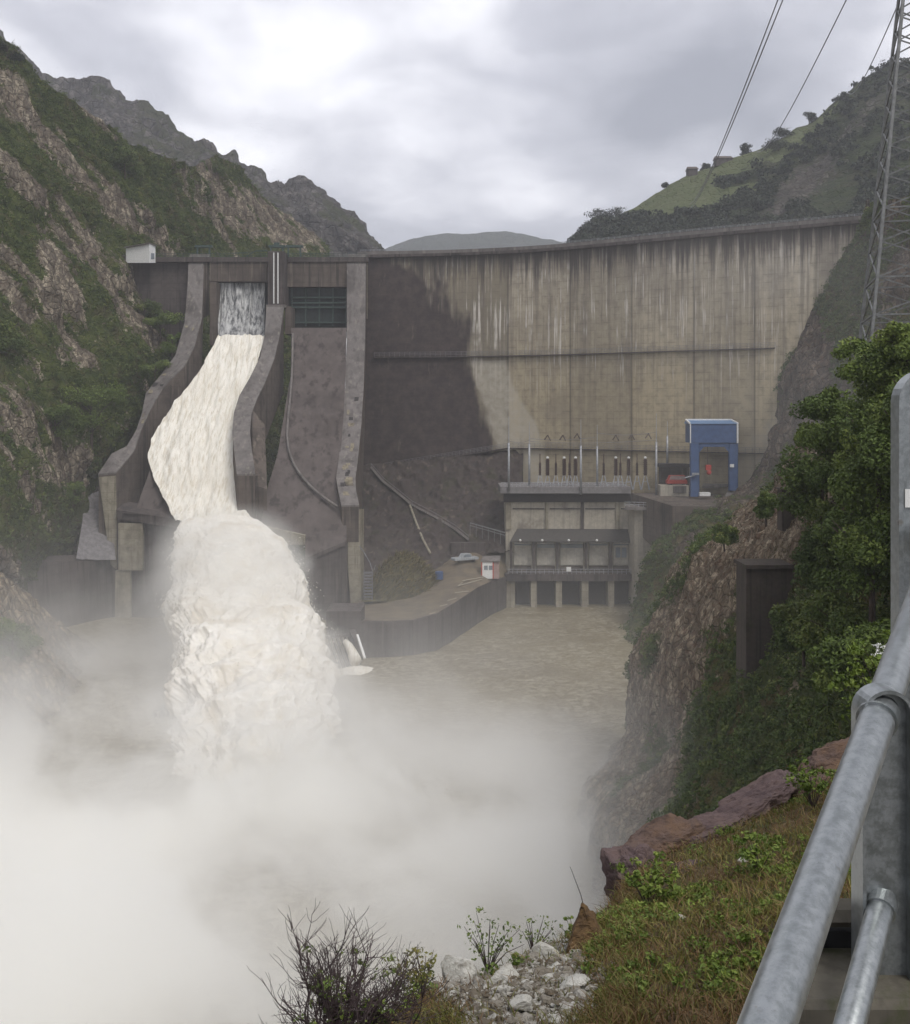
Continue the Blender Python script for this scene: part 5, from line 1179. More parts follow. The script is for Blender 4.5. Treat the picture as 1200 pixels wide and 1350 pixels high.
for px, py, Y, h, r_, lab, mt_ in RT:
    tree('broadleaf_tree', P(px, py + 20, Y), h, r_, 15000 if Y < 62 else 8000, .105 if Y < 62 else .13, MAT[mt_], lab, nl=9, lobes=9, group=None)
def pillar(px0, px1, py0, py1, Y, label):
    t = thing('concrete_pillar', label, 'pillar', tuple(P((px0 + px1) / 2, py1, Y)))
    MB().pbox(px0, px1, py0 + 2.2, py1, Y, (px1 - px0) / F * Y * .8).build('shaft', MAT['pil'], t)
    MB().pbox(px0 - 1, px1 + 1, py0 - 3 * (Y < 90), py0 + 2, Y - .3, (px1 - px0) / F * Y * .8 + .6).build('cap', MAT['pil'], t)
MAT['pil'] = concrete('old_brown_concrete', (0.062, 0.05, 0.043), (0.026, 0.022, 0.02), 0.7, 0.25, lift=None, moss=0.35)
pillar(984, 1046, 748, 925, 84, 'big old brown concrete pillar standing in the bushes of the right bank')
pillar(1031, 1056, 644, 700, 92, 'small dark concrete pillar higher up the right bank')

# ---------------------------------------------------------------- lattice pylon and power lines
py_ = thing('lattice_pylon', 'tall grey lattice electricity pylon rising out of the frame at the right', 'pylon', tuple(P(1222, 470, 60)))
base = P(1217, 470, 60); Hh = P(0, -130, 60)[2] - base[2]; R0 = 104 / F * 60
def pyl(ang, s): R_ = R0 * (1 - .80 * s); a = math.radians(ang); return base + np.array((math.cos(a) * R_ , math.sin(a) * R_, Hh * s))
angs = [210, 120, 30, -60]
for k, a in enumerate(angs): MB().beam(pyl(a, 0), pyl(a, 1), .15).build('leg', MAT['pylon'], py_)
lv = [0]; stp_ = .085
while lv[-1] < .98: lv.append(min(1, lv[-1] + stp_)); stp_ *= .95
for i in range(4):
    a, c = angs[i], angs[(i + 1) % 4]; b = MB()
    for s0, s1 in zip(lv[:-1], lv[1:]): b.beam(pyl(a, s0), pyl(c, s1), .07); b.beam(pyl(c, s0), pyl(a, s1), .07)
    b.build('bracing', MAT['pylon'], py_)
for s in (lv[2], lv[4], lv[1]):
    for i in range(4): MB().beam(pyl(angs[i], s), pyl(angs[(i + 1) % 4], s), .09).build('cross_member', MAT['pylon'], py_)
for s in (.80, .9, 1.0):
    c = base + np.array((0, 0, Hh * s)); b = MB(); d_ = np.array((1.0, .2, 0))
    for sg_ in (-1, 1): b.beam(c, c + d_ * 3.2 * sg_, .14); b.beam(c + (0, 0, 1.0), c + d_ * 3.2 * sg_, .1)
    b.build('crossarm', MAT['pylon'], py_)
for (xa, ya, xb, yb, lab) in [(1060, -70, 905, 278, 'leftmost power line, right member of the close pair, slanting down to the meadow hill'), (1052, -70, 908, 270, 'faint thin power line running just beside the leftmost one'), (1150, -70, 998, 200, 'middle power line slanting down to the hill skyline'), (1216, -70, 1118, 122, 'rightmost power line nearest the lattice pylon')]:
    A_ = P(xa, ya, 62); B_ = P(xb, yb, 455); n_ = 40
    pts_ = [A_ + (B_ - A_) * s + np.array((0, 0, -14 * 4 * s * (1 - s) * .25)) for s in (np.linspace(0, 1, n_) ** 1.6)]
    b = MB().tube(pts_, .035, 5, .12); tag(b.build('power_line', MAT['wire']), lab, 'cable', 'power lines crossing the sky')

# ---------------------------------------------------------------- foreground slope
mn = M('near_slope_soil', 0.95, 0.15)
n1 = mn.noise(1.2, 6, 0.65); n2 = mn.noise(6, 5, 0.7); n3 = mn.noise(30, 4, 0.7)
c = mn.mix(mn.mr(n2, 0.35, 0.65), (0.055, 0.042, 0.025), (0.11, 0.075, 0.04)); c = mn.mix(mn.mr(n1, 0.42, 0.62), c, (0.05, 0.06, 0.018))
c = mn.mix(mn.attr('rock'), c, mn.mix(mn.mr(n3, 0.3, 0.7), (0.17, 0.15, 0.115), (0.07, 0.06, 0.045)))
mn.col(c); mn.bump(mn.math('ADD', n2, mn.math('MULTIPLY', n3, 0.4)), 0.6, 0.05); MAT['near'] = mn.m
NS = [[(180, 1440, 5.2), (180, 1520, 4.3), (180, 1680, 3.2), (180, 2100, 2.0)],
      [(330, 1415, 5.6), (330, 1480, 4.6), (330, 1620, 3.4), (330, 2000, 2.2)],
      [(450, 1372, 6.0), (450, 1440, 4.8), (450, 1560, 3.7), (450, 1900, 2.4)],
      [(560, 1312, 6.4), (560, 1380, 5.1), (560, 1500, 3.9), (560, 1800, 2.5)],
      [(640, 1272, 6.8), (640, 1340, 5.3), (640, 1460, 4.1), (640, 1750, 2.6)],
      [(710, 1245, 7.0), (710, 1310, 5.6), (710, 1420, 4.3), (710, 1700, 2.7)],
      [(770, 1228, 7.4), (770, 1290, 5.8), (770, 1400, 4.4), (770, 1650, 2.8)],
      [(805, 1190, 8.0), (805, 1265, 6.0), (805, 1390, 4.4), (805, 1620, 2.8)],
      [(845, 1130, 9.0), (845, 1215, 6.8), (845, 1350, 4.7), (845, 1600, 2.9)],
      [(960, 1075, 10), (960, 1165, 7.4), (960, 1300, 5.0), (960, 1560, 3.0)],
      [(1050, 1030, 10.6), (1050, 1130, 7.7), (1050, 1270, 5.0), (1050, 1530, 3.0)],
      [(1130, 985, 11), (1130, 1095, 7.8), (1130, 1250, 4.8), (1130, 1500, 2.9)],
      [(1230, 950, 11), (1230, 1065, 7.5), (1230, 1230, 4.6), (1230, 1480, 2.7)],
      [(1400, 900, 11), (1400, 1030, 7.2), (1400, 1210, 4.4), (1400, 1460, 2.6)]]
def ns_attrs(V, Q, N, S):
    x, y = Q[..., 0], Q[..., 1]; n = fbm(V * 1.3, 4, 5)
    rock = sstep(.25, .55, np.exp(-(((x - 672) / 112) ** 2 + ((y - 1312) / 75) ** 2)) + .45 * n)
    return {'rock': rock}
ns, SV, SQ, SN, SA = sheet('near_slope', NS, 260, 220, MAT['near'], amp=0.16, freq=0.9, seed=201, crag=0.2, blur=3, drop=(2.5, 9.0), attrs_fn=ns_attrs)
nr_, nc_ = SV.shape[:2]
top_ok = np.zeros((nr_, nc_)); top_ok[:, int(nc_ * .25):] = 1
def slope_at(px, py): 
    d = (SQ[..., 0] - px) ** 2 + (SQ[..., 1] - py) ** 2 + (1 - top_ok) * 1e7; return SV[np.unravel_index(np.argmin(d), d.shape)]
def rock_mesh(c, r, sc, seed, n=26, rough=.35, sharp=1.0):
    th = np.linspace(0, np.pi, n); ph = np.linspace(0, 2 * np.pi, 2 * n, endpoint=False); T, Ph = np.meshgrid(th, ph, indexing='ij')
    D = np.stack([np.sin(T) * np.cos(Ph), np.sin(T) * np.sin(Ph), np.cos(T)], -1)
    # angular: clip the sphere by random planes
    rr = np.random.default_rng(seed); R_ = np.ones(T.shape)
    for _ in range(14):
        nn = rr.normal(size=3); nn /= np.linalg.norm(nn); dd = rr.uniform(.55, .9); den = D @ nn; R_ = np.where(den > 0.05, np.minimum(R_, dd / np.maximum(den, .05)), R_)
    R_ = R_ * (1 + rough * .45 * fbm(D * 2.2 + seed, 5, seed)); R_ = R_ * (1 + rough * (.16 * (np.abs(fbm(D * 5 + seed, 4, seed + 3)) * -2 + .5) + .09 * fbm(D * np.array((3, 3, 14)) + seed, 3, seed + 4)))
    V = D * R_[..., None] * np.array(sc) * r + np.array(c)
    i = np.arange(T.size).reshape(T.shape); j = np.roll(i, -1, 1)
    return V.reshape(-1, 3), np.stack([i[:-1], i[1:], j[1:], j[:-1]], -1).reshape(-1, 4)
def stone_mat(name, a, b_, d_, k=1.0):
    m = M(name, .9, .2); x = m.noise(3 / k, 6, .65); y = m.noise(14 / k, 5, .7); z = m.noise(1.0, 5, .65, m.mp((4 / k, 4 / k, 16 / k), rot=(.3, -.4, 0)))
    c = m.mix(m.mr(x, .35, .65), a, b_); c = m.mix(m.math('MULTIPLY', m.mr(y, .5, .68), .6), c, d_); c = m.mix(m.math('MULTIPLY', m.mr(z, .52, .66), .5), c, d_)
    m.col(c); m.bump(m.math('ADD', z, m.math('MULTIPLY', y, .5)), .6, .03 * k); return m.m
MAT['lime'] = stone_mat('pale_limestone', (0.22, 0.205, 0.175), (0.36, 0.345, 0.30), (0.09, 0.075, 0.06), .5)
MAT['purple'] = stone_mat('purple_rock', (0.10, 0.073, 0.074), (0.125, 0.088, 0.08), (0.045, 0.03, 0.03))
MAT['rust'] = stone_mat('rusty_rock', (0.105, 0.075, 0.066), (0.135, 0.085, 0.055), (0.042, 0.03, 0.027))
MAT['ochre'] = stone_mat('ochre_brown_rock', (0.14, 0.088, 0.042), (0.06, 0.038, 0.024), (0.03, 0.02, 0.015), .6)
def stone(px, py, Y, wpx, hpx, label, mat, seed, name='rock', tilt=0.0, dep=1.0, cat='rock', rough=.5):
    w = wpx / F * Y / 2; h = hpx / F * Y / 2
    c = P(px, py, Y); v, f = rock_mesh((0, 0, 0), 1.0, (w * 1.25, w * dep, h * 1.3), seed, n=46 if wpx > 50 else 26, rough=rough)
    ca, sa_ = math.cos(tilt), math.sin(tilt); v = v @ np.array([[ca, 0, sa_], [0, 1, 0], [-sa_, 0, ca]])
    o = mesh_np(name, v, f, MAT[mat], None, False); o.location = tuple(c); return tag(o, label, cat)
# purple ledges along the edge (tilt: up to the right)
stone(835, 1160, 8.9, 78, 80, 'purple boulder at the left end of the ledge, over the mist', 'purple', 1, 'boulder', .25)
stone(872, 1122, 9.3, 120, 62, 'rust-edged purple ledge above the leftmost boulder', 'rust', 2, 'boulder', .35, .7)
stone(925, 1105, 9.4, 120, 45, 'flat purple slab between the two larger ledges', 'purple', 3, 'boulder', .4, .6)
stone(1000, 1062, 10.0, 120, 44, 'smooth purple-grey slab in the middle of the ledge', 'purple', 4, 'boulder', .5, .7)
stone(965, 1085, 9.7, 110, 30, 'thin dark purple layer under the smooth slab', 'purple', 5, 'boulder', .45, .6)
stone(1092, 1012, 10.4, 95, 50, 'layered rusty rock at the right end of the ledge behind the rail', 'rust', 6, 'boulder', .5, .7)
stone(1080, 1035, 10.0, 90, 26, 'rust-red slab just under the layered rock', 'rust', 16, 'boulder', .45, .6)
stone(900, 1160, 8.3, 80, 30, 'low purple rock half covered by grass', 'purple', 7, 'boulder', .3, .7)
# pointed brown rock
w = 40 / F * 7.0; hh_ = 72 / F * 7.0
n = 44; T, Ph = np.meshgrid(np.linspace(0, 1, n), np.linspace(0, 2 * np.pi, 60, endpoint=False), indexing='ij')
fac = math.cos(math.pi / 4) / np.cos((Ph + .95) % (math.pi / 2) - math.pi / 4) * 1.15
rad_ = (1 - T ** 1.15) * fac * .8 + .02
V = np.stack([np.cos(Ph) * rad_ * w * 1.1 - T * w * .25, np.sin(Ph) * rad_ * w, T * hh_ - .06], -1); V += (fbm(V * 9, 5, 3, .6) * .045)[..., None] * np.array((1, 1, .5))
i = np.arange(T.size).reshape(T.shape); j = np.roll(i, -1, 1)
o = mesh_np('pointed_rock', V.reshape(-1, 3), np.stack([i[:-1], j[:-1], j[1:], i[1:]], -1).reshape(-1, 4), MAT['ochre']); o.location = tuple(P(779, 1252, 6.7)); tag(o, 'pointed ochre-brown rock standing alone at the edge', 'rock')
# pale limestone blocks
MAT['limewhite'] = stone_mat('white_limestone', (0.36, 0.35, 0.31), (0.50, 0.49, 0.45), (0.17, 0.15, 0.12), .5)
LB = [(665, 1300, 5.8, 42, 26, 'largest rounded white block in the middle of the rubble'), (660, 1318, 5.6, 36, 14, 'flat white slab just under the largest white block'), (606, 1298, 6.3, 44, 46, 'smooth white boulder at the edge above the mist'), (577, 1314, 6.1, 26, 14, 'small white stone left of the smooth white boulder'), (733, 1280, 6.1, 22, 11, 'small oval white stone right of the largest block'), (755, 1300, 5.8, 36, 12, 'long pale stone right of centre of the rubble'), (728, 1295, 5.9, 20, 10, 'grey-white stone under the oval one'),
      (985, 1138, 7.4, 22, 9, 'white stone in the grass below the purple slab'), (895, 1216, 6.3, 20, 12, 'white stones in the grass right of the pointed rock'), (690, 1330, 5.2, 30, 20, 'pale block at the lower edge of the rubble'), (720, 1262, 6.5, 30, 20, 'brown-stained pale block near the top of the rubble')]
for k, (px, py, Y, wp, hp, lab) in enumerate(LB): 
    s_ = slope_at(px, py); Y = s_[1]; stone(px, py - hp * .35, Y - .03, wp, hp, lab, 'limewhite', 40 + k, 'stone', rng.uniform(-.2, .3), .9, 'stone', .3)
mr_ = M('broken_stone', .9, .2); x_ = mr_.noise(30, 5, .7); t_ = mr_.attr('tint')
cx_ = mr_.mix(mr_.mr(t_, .0, .5, smooth=False), (0.10, 0.08, 0.055), (0.22, 0.20, 0.165)); cx_ = mr_.mix(mr_.mr(t_, .5, 1.0, smooth=False), cx_, (0.42, 0.41, 0.37))
mr_.col(mr_.mix(mr_.math('MULTIPLY', mr_.mr(x_, .45, .65), .6), cx_, (0.09, 0.075, 0.06))); mr_.bump(x_, .4, .01); MAT['rubble'] = mr_.m
# rubble: uncountable broken stone
vs, fs, off = [], [], 0
nzr = fbm(SV * 2.2, 3, 303); pts, ii = scatter(SV, np.clip(SA['rock'] * (.75 + 1.6 * nzr), 0, 1) * (SA['rock'] > .08) * top_ok * 1.0, 4200, 77); tv_ = []
for k in range(len(pts)):
    s = rng.uniform(.005, .021) * (2.2 if rng.random() < .06 else 1)
    v, f = rock_mesh(pts[k] + (0, 0, s * .3), s, rng.uniform(.5, 1.5, 3) * (1, 1, .6), k, n=6, rough=1.1)
    a = rng.uniform(0, 6.28); vs.append(v); fs.append(f + off); off += len(v); tv_.append(np.full(len(v), rng.uniform(0, 1)))
mesh_np('rubble', np.concatenate(vs), np.concatenate(fs), MAT['rubble'], attrs={'tint': np.concatenate(tv_)})['kind'] = 'stuff'
# grass and weeds
MAT['grass'] = leafmat('near_grass', (0.07, 0.078, 0.018), (0.16, 0.16, 0.034), (0.26, 0.20, 0.075))
MAT['dry'] = leafmat('rusty_weeds', (0.09, 0.048, 0.02), (0.17, 0.10, 0.04), (0.27, 0.19, 0.10))
nz = fbm(SV * 0.9, 4, 91)
wg = top_ok * (1 - SA['rock'] * .93) * (SQ[..., 0] > 470)
pts, _ = scatter(SV, wg * np.clip(.5 + nz, 0.02, 1), 40000, 78); tag(blades('grass', pts, None, .10, .0028, MAT['grass'], .6, 5), 'short yellow-green grass on the near slope', 'grass', kind='stuff')
pts, _ = scatter(SV, wg * np.clip(.35 - nz, 0.0, 1), 22000, 79); tag(blades('dry_weeds', pts, None, .11, .0024, MAT['dry'], .8, 6), 'rust-brown dead weeds among the grass on the near slope', 'weeds', kind='stuff')
pts, _ = scatter(SV, wg * np.clip(nz + .1, 0, 1) * (SQ[..., 1] < 1330), 420, 80)
tag(leafobj('low_herbs', pts + (0, 0, .03), rng.uniform(.04, .11, len(pts)), 60, .014, MAT['treebright'], lobes=5), 'small leafy green herbs spread over the near slope', 'herbs', kind='stuff')
# single plants
def plant(px, py, h, r_, n, lsz, mat, lab, name='weed_plant', stems=9, cat='plant'):
    c = slope_at(px, py); t = thing(name, lab, cat, tuple(c)); b = MB(); tips = []
    for k in range(stems):
        a = rng.uniform(0, 6.28); q = rng.uniform(.2, 1) * r_; tip = c + np.array((math.cos(a) * q, math.sin(a) * q, h * rng.uniform(.6, 1.05))); b.tube([c, (c + tip) / 2 + (0, 0, h * .12), tip], .004, 4, .0015); tips.append(tip); tips.append((c + tip) / 2 + (0, 0, h * .1))
    b.build('stem', MAT['twig'], t); tips = np.array(tips); leafobj('foliage', tips, np.full(len(tips), r_ * .3), max(4, n // len(tips)), lsz, MAT[mat], t, 3); return t
MAT['twig'] = plain('dark_twig', (0.055, 0.038, 0.038), .85)
plant(850, 1190, .30, .24, 700, .020, 'treebright', 'leafy green plant at the foot of the leftmost purple boulder', stems=14)
plant(1075, 1075, .34, .30, 700, .020, 'treebright', 'leafy green plant below the layered rusty rock', stems=14)
plant(1000, 1150, .25, .26, 500, .018, 'treebright', 'low leafy plant in the middle of the grassy slope')
plant(640, 1275, .30, .26, 260, .014, 'tree', 'wispy plant with thin seed stalks above the white boulder', stems=16)
plant(700, 1248, .22, .20, 160, .012, 'tree', 'thin-stalked weed left of the pointed rock', stems=14)
plant(750, 1235, .13, .10, 240, .014, 'treebright', 'small green tuft touching the pointed rock')
plant(560, 1320, .24, .22, 420, .014, 'grass', 'yellow-green weed right of the bare shrub', stems=14)
plant(520, 1340, .20, .25, 420, .014, 'tree', 'green weed at the right foot of the bare shrub', stems=12)
# branch at the right (green sprig over the cliff)
sp_ = thing('sprig_bush', 'bright leafy sprigs with white blossom just left of the grey post', 'bush', tuple(P(1160, 960, 9)))
b = MB(); tips = []
for k in range(26):
    a = P(rng.uniform(1150, 1200), rng.uniform(900, 970), 9 + rng.uniform(-.3, .3)); t_ = P(rng.uniform(1098, 1190), rng.uniform(835, 955), 9 + rng.uniform(-.5, .3)); b.tube([P(1180, 1010, 9.2), a, t_], .006, 4, .002); tips += [t_, (a + t_) / 2]
b.build('stem', MAT['twig'], sp_); leafobj('foliage', np.array(tips), np.full(len(tips), .10), 32, .024, MAT['treebright'], sp_, 4)
fl_ = [P(1165 + rng.uniform(-14, 14), 857 + rng.uniform(-8, 8), 8.7) for k in range(14)]; leafobj('blossom', np.array(fl_), np.full(14, .035), 10, .012, MAT['white'], sp_, 3)

# bare shrub
sh = thing('bare_shrub', 'dark leafless shrub with many thin twigs at the bottom of the picture', 'shrub', tuple(P(425, 1400, 4.6)))
b = MB(); lv_pts = []
def twig(p, d, L, r_, dep):
    p = np.array(p, float); pts_ = [p]; k = 4
    for q in range(k):
        d = d + rng.normal(size=3) * .16 + np.array((0, 0, .05)); d /= np.linalg.norm(d); p = p + d * L / k; pts_.append(p)
    b.tube(pts_, r_, 4 if dep > 1 else 3, r_ * .55, cap=False)
    if dep == 0:
        return
    for q in range(rng.integers(3, 5)):
        s = pts_[rng.integers(1, k + 1)]; nd = d + rng.normal(size=3) * .55; nd[2] = abs(nd[2]) * .9 + .1; nd /= np.linalg.norm(nd); twig(s, nd, L * rng.uniform(.5, .8), r_ * .6, dep - 1)
        if dep == 2 and rng.random() < .35: lv_pts.append(s)
root = P(440, 1412, 4.6)
for k in range(36):
    a = rng.uniform(0, 6.28); sp2 = rng.uniform(.3, 1.7); d = np.array((math.cos(a) * sp2, math.sin(a) * sp2 * .6, 1.0)); d /= np.linalg.norm(d)
    twig(root + np.array((rng.uniform(-.12, .12), rng.uniform(-.1, .1), 0)), d, rng.uniform(.24, .34), .0065, 3)
b.build('branches', MAT['twig'], sh)
leafobj('leaves', np.array(lv_pts), np.full(len(lv_pts), .035), 9, .011, MAT['tree'], sh, 3)
b = MB().tube([P(772, 1205, 6.9), P(766, 1180, 6.9), P(752, 1143, 6.9)], .004, 4, .0015); tag(b.build('grass_stalk', MAT['twig']), 'single thin dry stalk above the pointed rock', 'stalk')

# ---------------------------------------------------------------- guard rail and posts
mgv = M('galvanised_steel', .42, .5); n1 = mgv.noise(40, 6, .75); n2 = mgv.noise(90, 3, .6); n3 = mgv.vor(60)
mgv.col(mgv.mix(mgv.mr(n1, .35, .65), (0.26, 0.28, 0.28), (0.34, 0.36, 0.37))); rs_n = mgv.noise(9, 6, .7)
mgv.col(mgv.mix(mgv.math('MULTIPLY', mgv.mr(rs_n, .64, .72), .55), mgv.mix(mgv.mr(n1, .35, .65), (0.25, 0.27, 0.27), (0.35, 0.37, 0.38)), (0.16, 0.12, 0.085)))
mgv.b.inputs['Metallic'].default_value = .8
mgv.rough(mgv.mr(n1, .3, .7, .30, .46)); mgv.bump(mgv.math('ADD', n2, n3), .05, .004); MAT['galv'] = mgv.m
rail = thing('guard_rail', 'galvanised tubular guard rail climbing to the right past a round-topped post', 'railing', tuple(P(1165, 1325, 2.45)))
# rail centre lines: near end and far end
def railpt(px, py, wpx, dia=.078): return P(px, py, dia * F / wpx)
A_ = P(980, 1440, 1.45); B_ = P(1158, 945, 2.40)
ext = B_ + (B_ - A_) * 1.6; st_ = A_ - (B_ - A_) * .15
b = MB().tube([st_, A_, (A_ + B_) / 2, B_, ext], .039, 28); b.build('top_rail', MAT['galv'], rail, smooth=True)
A2 = A_ + (0, 0, -.0); dvec = (B_ - A_)
C_ = P(1162, 1195, B_[1] + .0); lowA = C_ - dvec * .9; 
b = MB().tube([lowA, C_, C_ + dvec * 1.6], .029, 24); b.build('lower_rail', MAT['galv'], rail, smooth=True)
# post: plate with flanged edge and rounded top
def post(cx, cy_top, py_bot, Y, wpx, name, parent, flange=.035, collars=()):
    w = wpx / F * Y / 2; top = P(cx, cy_top, Y); bot = P(cx, py_bot, Y); n = 16
    out = [(top[0] - w, bot[2])] + [(top[0] - w * math.cos(t), top[2] - w + w * math.sin(t) * 1.0) for t in np.linspace(0, math.pi, n)] + [(top[0] + w, bot[2])]
    inn = [(top[0] + (x - top[0]) * .86, z if k in (0, len(out) - 1) else (top[2] - w + (z - top[2] + w) * .86)) for k, (x, z) in enumerate(out)]
    b = MB(); f0, f1, f2 = Y - flange, Y - flange + .0, Y + flange
    # rim
    for k in range(len(out) - 1):
        (x0, z0), (x1, z1) = out[k], out[k + 1]; (u0, w0), (u1, w1) = inn[k], inn[k + 1]
        b.hexa([(x0, f0, z0), (x1, f0, z1), (u1, f0, w1), (u0, f0, w0)], [(x0, f2, z0), (x1, f2, z1), (u1, f2, w1), (u0, f2, w0)])
    b.build('rim', MAT['galv'], parent)
    b = MB(); b.hexa([(x, Y - .006, z) for x, z in inn], [(x, Y + .006, z) for x, z in inn]); b.build('web_plate', MAT['galv'], parent)
    for (p, r_) in collars:
        MB().tube([p - (dvec / np.linalg.norm(dvec)) * .02, p + (dvec / np.linalg.norm(dvec)) * .02], r_ * 1.16, 24).build('weld_collar', MAT['galv'], parent, smooth=False)
post(1164, 905, 1322, B_[1] + .02, 68, 'post', rail, collars=((B_, .039), (C_, .029)))
p_ = P(1164, 1322, B_[1] + .02); MB().box(p_[0] - .085, p_[0] + .16, p_[1] - .1, p_[1] + .1, p_[2] - .02, p_[2]).build('base_plate', MAT['galv'], rail)
# tall post
tp = thing('tall_post', 'tall grey steel post with a white sticker, cut by the right picture edge', 'post', tuple(P(1230, 1010, 3.6)))
post(1223, 487, 1100, 3.6, 86, 'post', tp)
o = MB().pbox(1193.5, 1206, 645, 669, 3.585, .004).build('sticker', MAT['white'], tp)
# concrete kerb carrying the posts
MAT['kerb'] = concrete('mossy_kerb', (0.11, 0.10, 0.08), (0.04, 0.035, 0.03), .3, .05, lift=None, moss=.6)
Yk = B_[1] + .02
kb = thing('kerb_wall', 'mossy concrete kerb with a dark drain opening behind the guard rail post', 'kerb', tuple(P(1130, 1325, Yk)))
MB().pbox(1052, 1420, 1322.5, 1600, Yk - .12, .25).build('footing', MAT['kerb'], kb, bevel=.015)
b = MB(); b.hexa([P(1046, 1322, Yk + .02), P(1076, 1322, Yk + .02), P(1076, 1322, Yk + .16), P(1046, 1322, Yk + .16)], [P(1062, 1190, Yk + .10), P(1078, 1185, Yk + .10), P(1078, 1185, Yk + .16), P(1062, 1190, Yk + .16)]); b.build('cheek', MAT['kerb'], kb, bevel=.02)
MB().pbox(1076.5, 1420, 1205, 1228, Yk + .08, .10).build('lintel', MAT['kerb'], kb, bevel=.02)
MB().pbox(1076.5, 1420, 1228.5, 1322, Yk + .12, .05).build('drain_shade_panel', MAT['rubber'], kb)  # black panel painting the shade inside the drain recess
# ---------------------------------------------------------------- spray, mist and haze
def volmat(name, step=1.0):
    m = bpy.data.materials.new(name); m.use_nodes = True; t = m.node_tree; t.nodes.clear()
    o = t.nodes.new('ShaderNodeOutputMaterial'); v = t.nodes.new('ShaderNodeVolumePrincipled')
    t.links.new(v.outputs[0], o.inputs['Volume']); return m, t, v
mm, mt, mvp = volmat('spray_mist')
class VN(M):
    def __init__(s, mat, t): s.m = mat; s.t = t; s.n = t.nodes; s.l = t.links; s.tc = s.n.new('ShaderNodeTexCoord').outputs['Object']
q = VN(mm, mt)
X_, Y_, Z_ = q.sep()[:3]
turb = q.noise(0.030, 5, 0.62, q.mp((1, 1, 1.4), loc=(3, 14, 5)), 0.8)      # billows
tn = q.math('SUBTRACT', turb, 0.5)
# bed of spray: height of the dense layer as a function of place
gx = q.math('DIVIDE', q.math('ADD', X_, 28.0), 56.0); gy = q.math('DIVIDE', q.math('SUBTRACT', Y_, 92.0), 39.0)
g2_ = q.math('ADD', q.math('MULTIPLY', gx, gx), q.math('MULTIPLY', gy, gy))
gauss = q.math('EXPONENT', q.math('MULTIPLY', g2_, -1.0))
zr = q.math('MAXIMUM', q.math('SUBTRACT', Z_, 2.3), 0.0)
turb2 = q.noise(0.085, 4, 0.6, q.mp((1, 1, 1), loc=(9, 2, 5)), 1.2)
nmod = q.mr(q.math('ADD', q.math('MULTIPLY', turb, 0.72), q.math('MULTIPLY', turb2, 0.28)), 0.425, 0.575, 0.12, 2.4)
dense = q.math('MULTIPLY', q.math('MULTIPLY', q.mr(gauss, 0.10, 0.75, 0.0, 0.44), q.math('EXPONENT', q.math('DIVIDE', zr, -3.5))), nmod)
def blob(cx, cy, sx, sy, hz_, a):
    u = q.math('DIVIDE', q.math('SUBTRACT', X_, cx), sx); v = q.math('DIVIDE', q.math('SUBTRACT', Y_, cy), sy)
    g = q.math('EXPONENT', q.math('MULTIPLY', q.math('ADD', q.math('MULTIPLY', u, u), q.math('MULTIPLY', v, v)), -1.0))
    return q.math('MULTIPLY', q.math('MULTIPLY', g, q.math('EXPONENT', q.math('DIVIDE', zr, -hz_))), q.math('MULTIPLY', nmod, a))
dense = q.math('ADD', dense, blob(-31, 117, 19, 12, 5.5, 0.20))      # splash where the water lands
dense = q.math('ADD', dense, blob(-60, 112, 20, 25, 8.5, 0.034))    # plume climbing the left bank
dense = q.math('ADD', dense, blob(4, 118, 20, 18, 8.0, 0.008))       # drift over the river
dense = q.math('ADD', dense, blob(-60, 168, 15, 20, 4.2, 0.090))
# thin drifting spray
gx3 = q.math('DIVIDE', q.math('ADD', X_, 30.0), 75.0); gy3 = q.math('DIVIDE', q.math('SUBTRACT', Y_, 135.0), 75.0)
g3 = q.math('EXPONENT', q.math('MULTIPLY', q.math('ADD', q.math('MULTIPLY', gx3, gx3), q.math('MULTIPLY', gy3, gy3)), -1.0))
hz = q.math('EXPONENT', q.math('DIVIDE', Z_, -10.0))
thin = q.math('MULTIPLY', q.math('MULTIPLY', q.math('MULTIPLY', g3, hz), q.mr(turb, 0.38, 0.62, 0.05, 1.0)), 0.008)
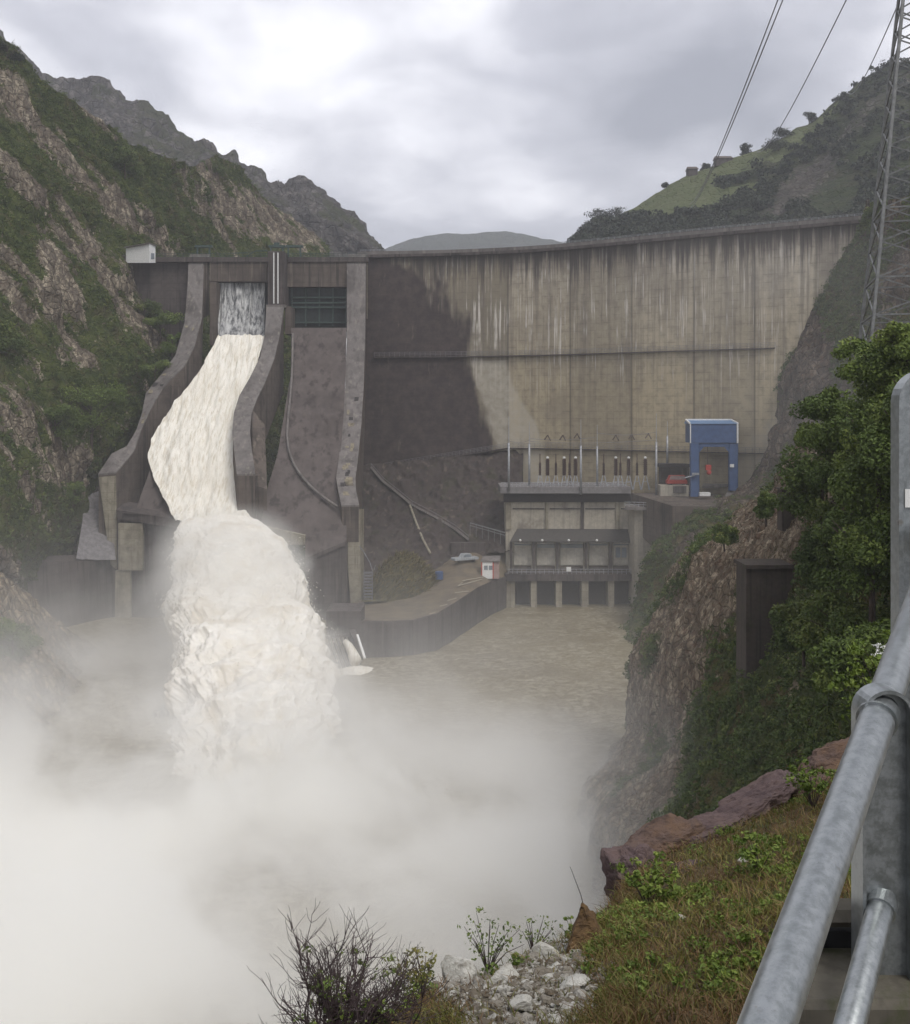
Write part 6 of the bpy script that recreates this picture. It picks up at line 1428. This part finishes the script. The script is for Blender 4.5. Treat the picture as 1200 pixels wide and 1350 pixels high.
# spray drifting up the right bank
gx4 = q.math('DIVIDE', q.math('SUBTRACT', X_, 62.0), 32.0); gy4 = q.math('DIVIDE', q.math('SUBTRACT', Y_, 180.0), 40.0)
g4 = q.math('EXPONENT', q.math('MULTIPLY', q.math('ADD', q.math('MULTIPLY', gx4, gx4), q.math('MULTIPLY', gy4, gy4)), -1.0))
drift = q.math('MULTIPLY', q.math('MULTIPLY', g4, q.mr(turb, 0.38, 0.62, 0.2, 1.0)), 0.0022)
# shroud round the jet
xc = q.math('ADD', q.math('MULTIPLY', q.math('SUBTRACT', 222.0, Y_), 0.27), -49.0)
dy_ = q.math('SUBTRACT', 222.0, Y_)
zc = q.math('SUBTRACT', 23.5, q.math('MULTIPLY', q.math('MULTIPLY', dy_, dy_), 0.0044))
wd = q.math('ADD', 8.0, q.math('MULTIPLY', dy_, 0.075)); hd = q.math('ADD', 2.5, q.math('MULTIPLY', dy_, 0.075))
ex = q.math('DIVIDE', q.math('SUBTRACT', X_, xc), wd); ez = q.math('DIVIDE', q.math('SUBTRACT', Z_, zc), hd)
rr_ = q.math('SQRT', q.math('ADD', q.math('MULTIPLY', ex, ex), q.math('MULTIPLY', ez, ez)))
rr_ = q.math('ADD', rr_, q.math('MULTIPLY', tn, -1.8))
shroud = q.math('MULTIPLY', q.math('MULTIPLY', q.mr(rr_, 1.45, 0.95, 0.0, 0.065), q.mr(dy_, 2.0, 40.0)), q.mr(Y_, 128.0, 140.0))
dens = q.math('ADD', q.math('ADD', dense, thin), q.math('ADD', drift, shroud))
q.l.new(dens, mvp.inputs['Density']); mvp.inputs['Color'].default_value = (0.988, 0.985, 0.965, 1); mvp.inputs['Anisotropy'].default_value = 0.0
try: mm.cycles.volume_sampling = 'MULTIPLE_IMPORTANCE'
except Exception: pass
o = MB().box(-130, 115, 42, 226, -0.9, 75).build('spray_mist', mm); o['kind'] = 'stuff'; tag(o, 'white spray cloud boiling up from the foot of the falling water', 'mist')

hm, ht, hv = volmat('valley_air')
hv.inputs['Density'].default_value = 0.00032; hv.inputs['Color'].default_value = (0.93, 0.95, 1.0, 1); hv.inputs['Anisotropy'].default_value = 0.2
o = MB().box(-1300, 1300, -60, 1850, -2.4, 420).build('haze', hm); o['kind'] = 'stuff'; tag(o, 'pale damp air filling the valley', 'haze')
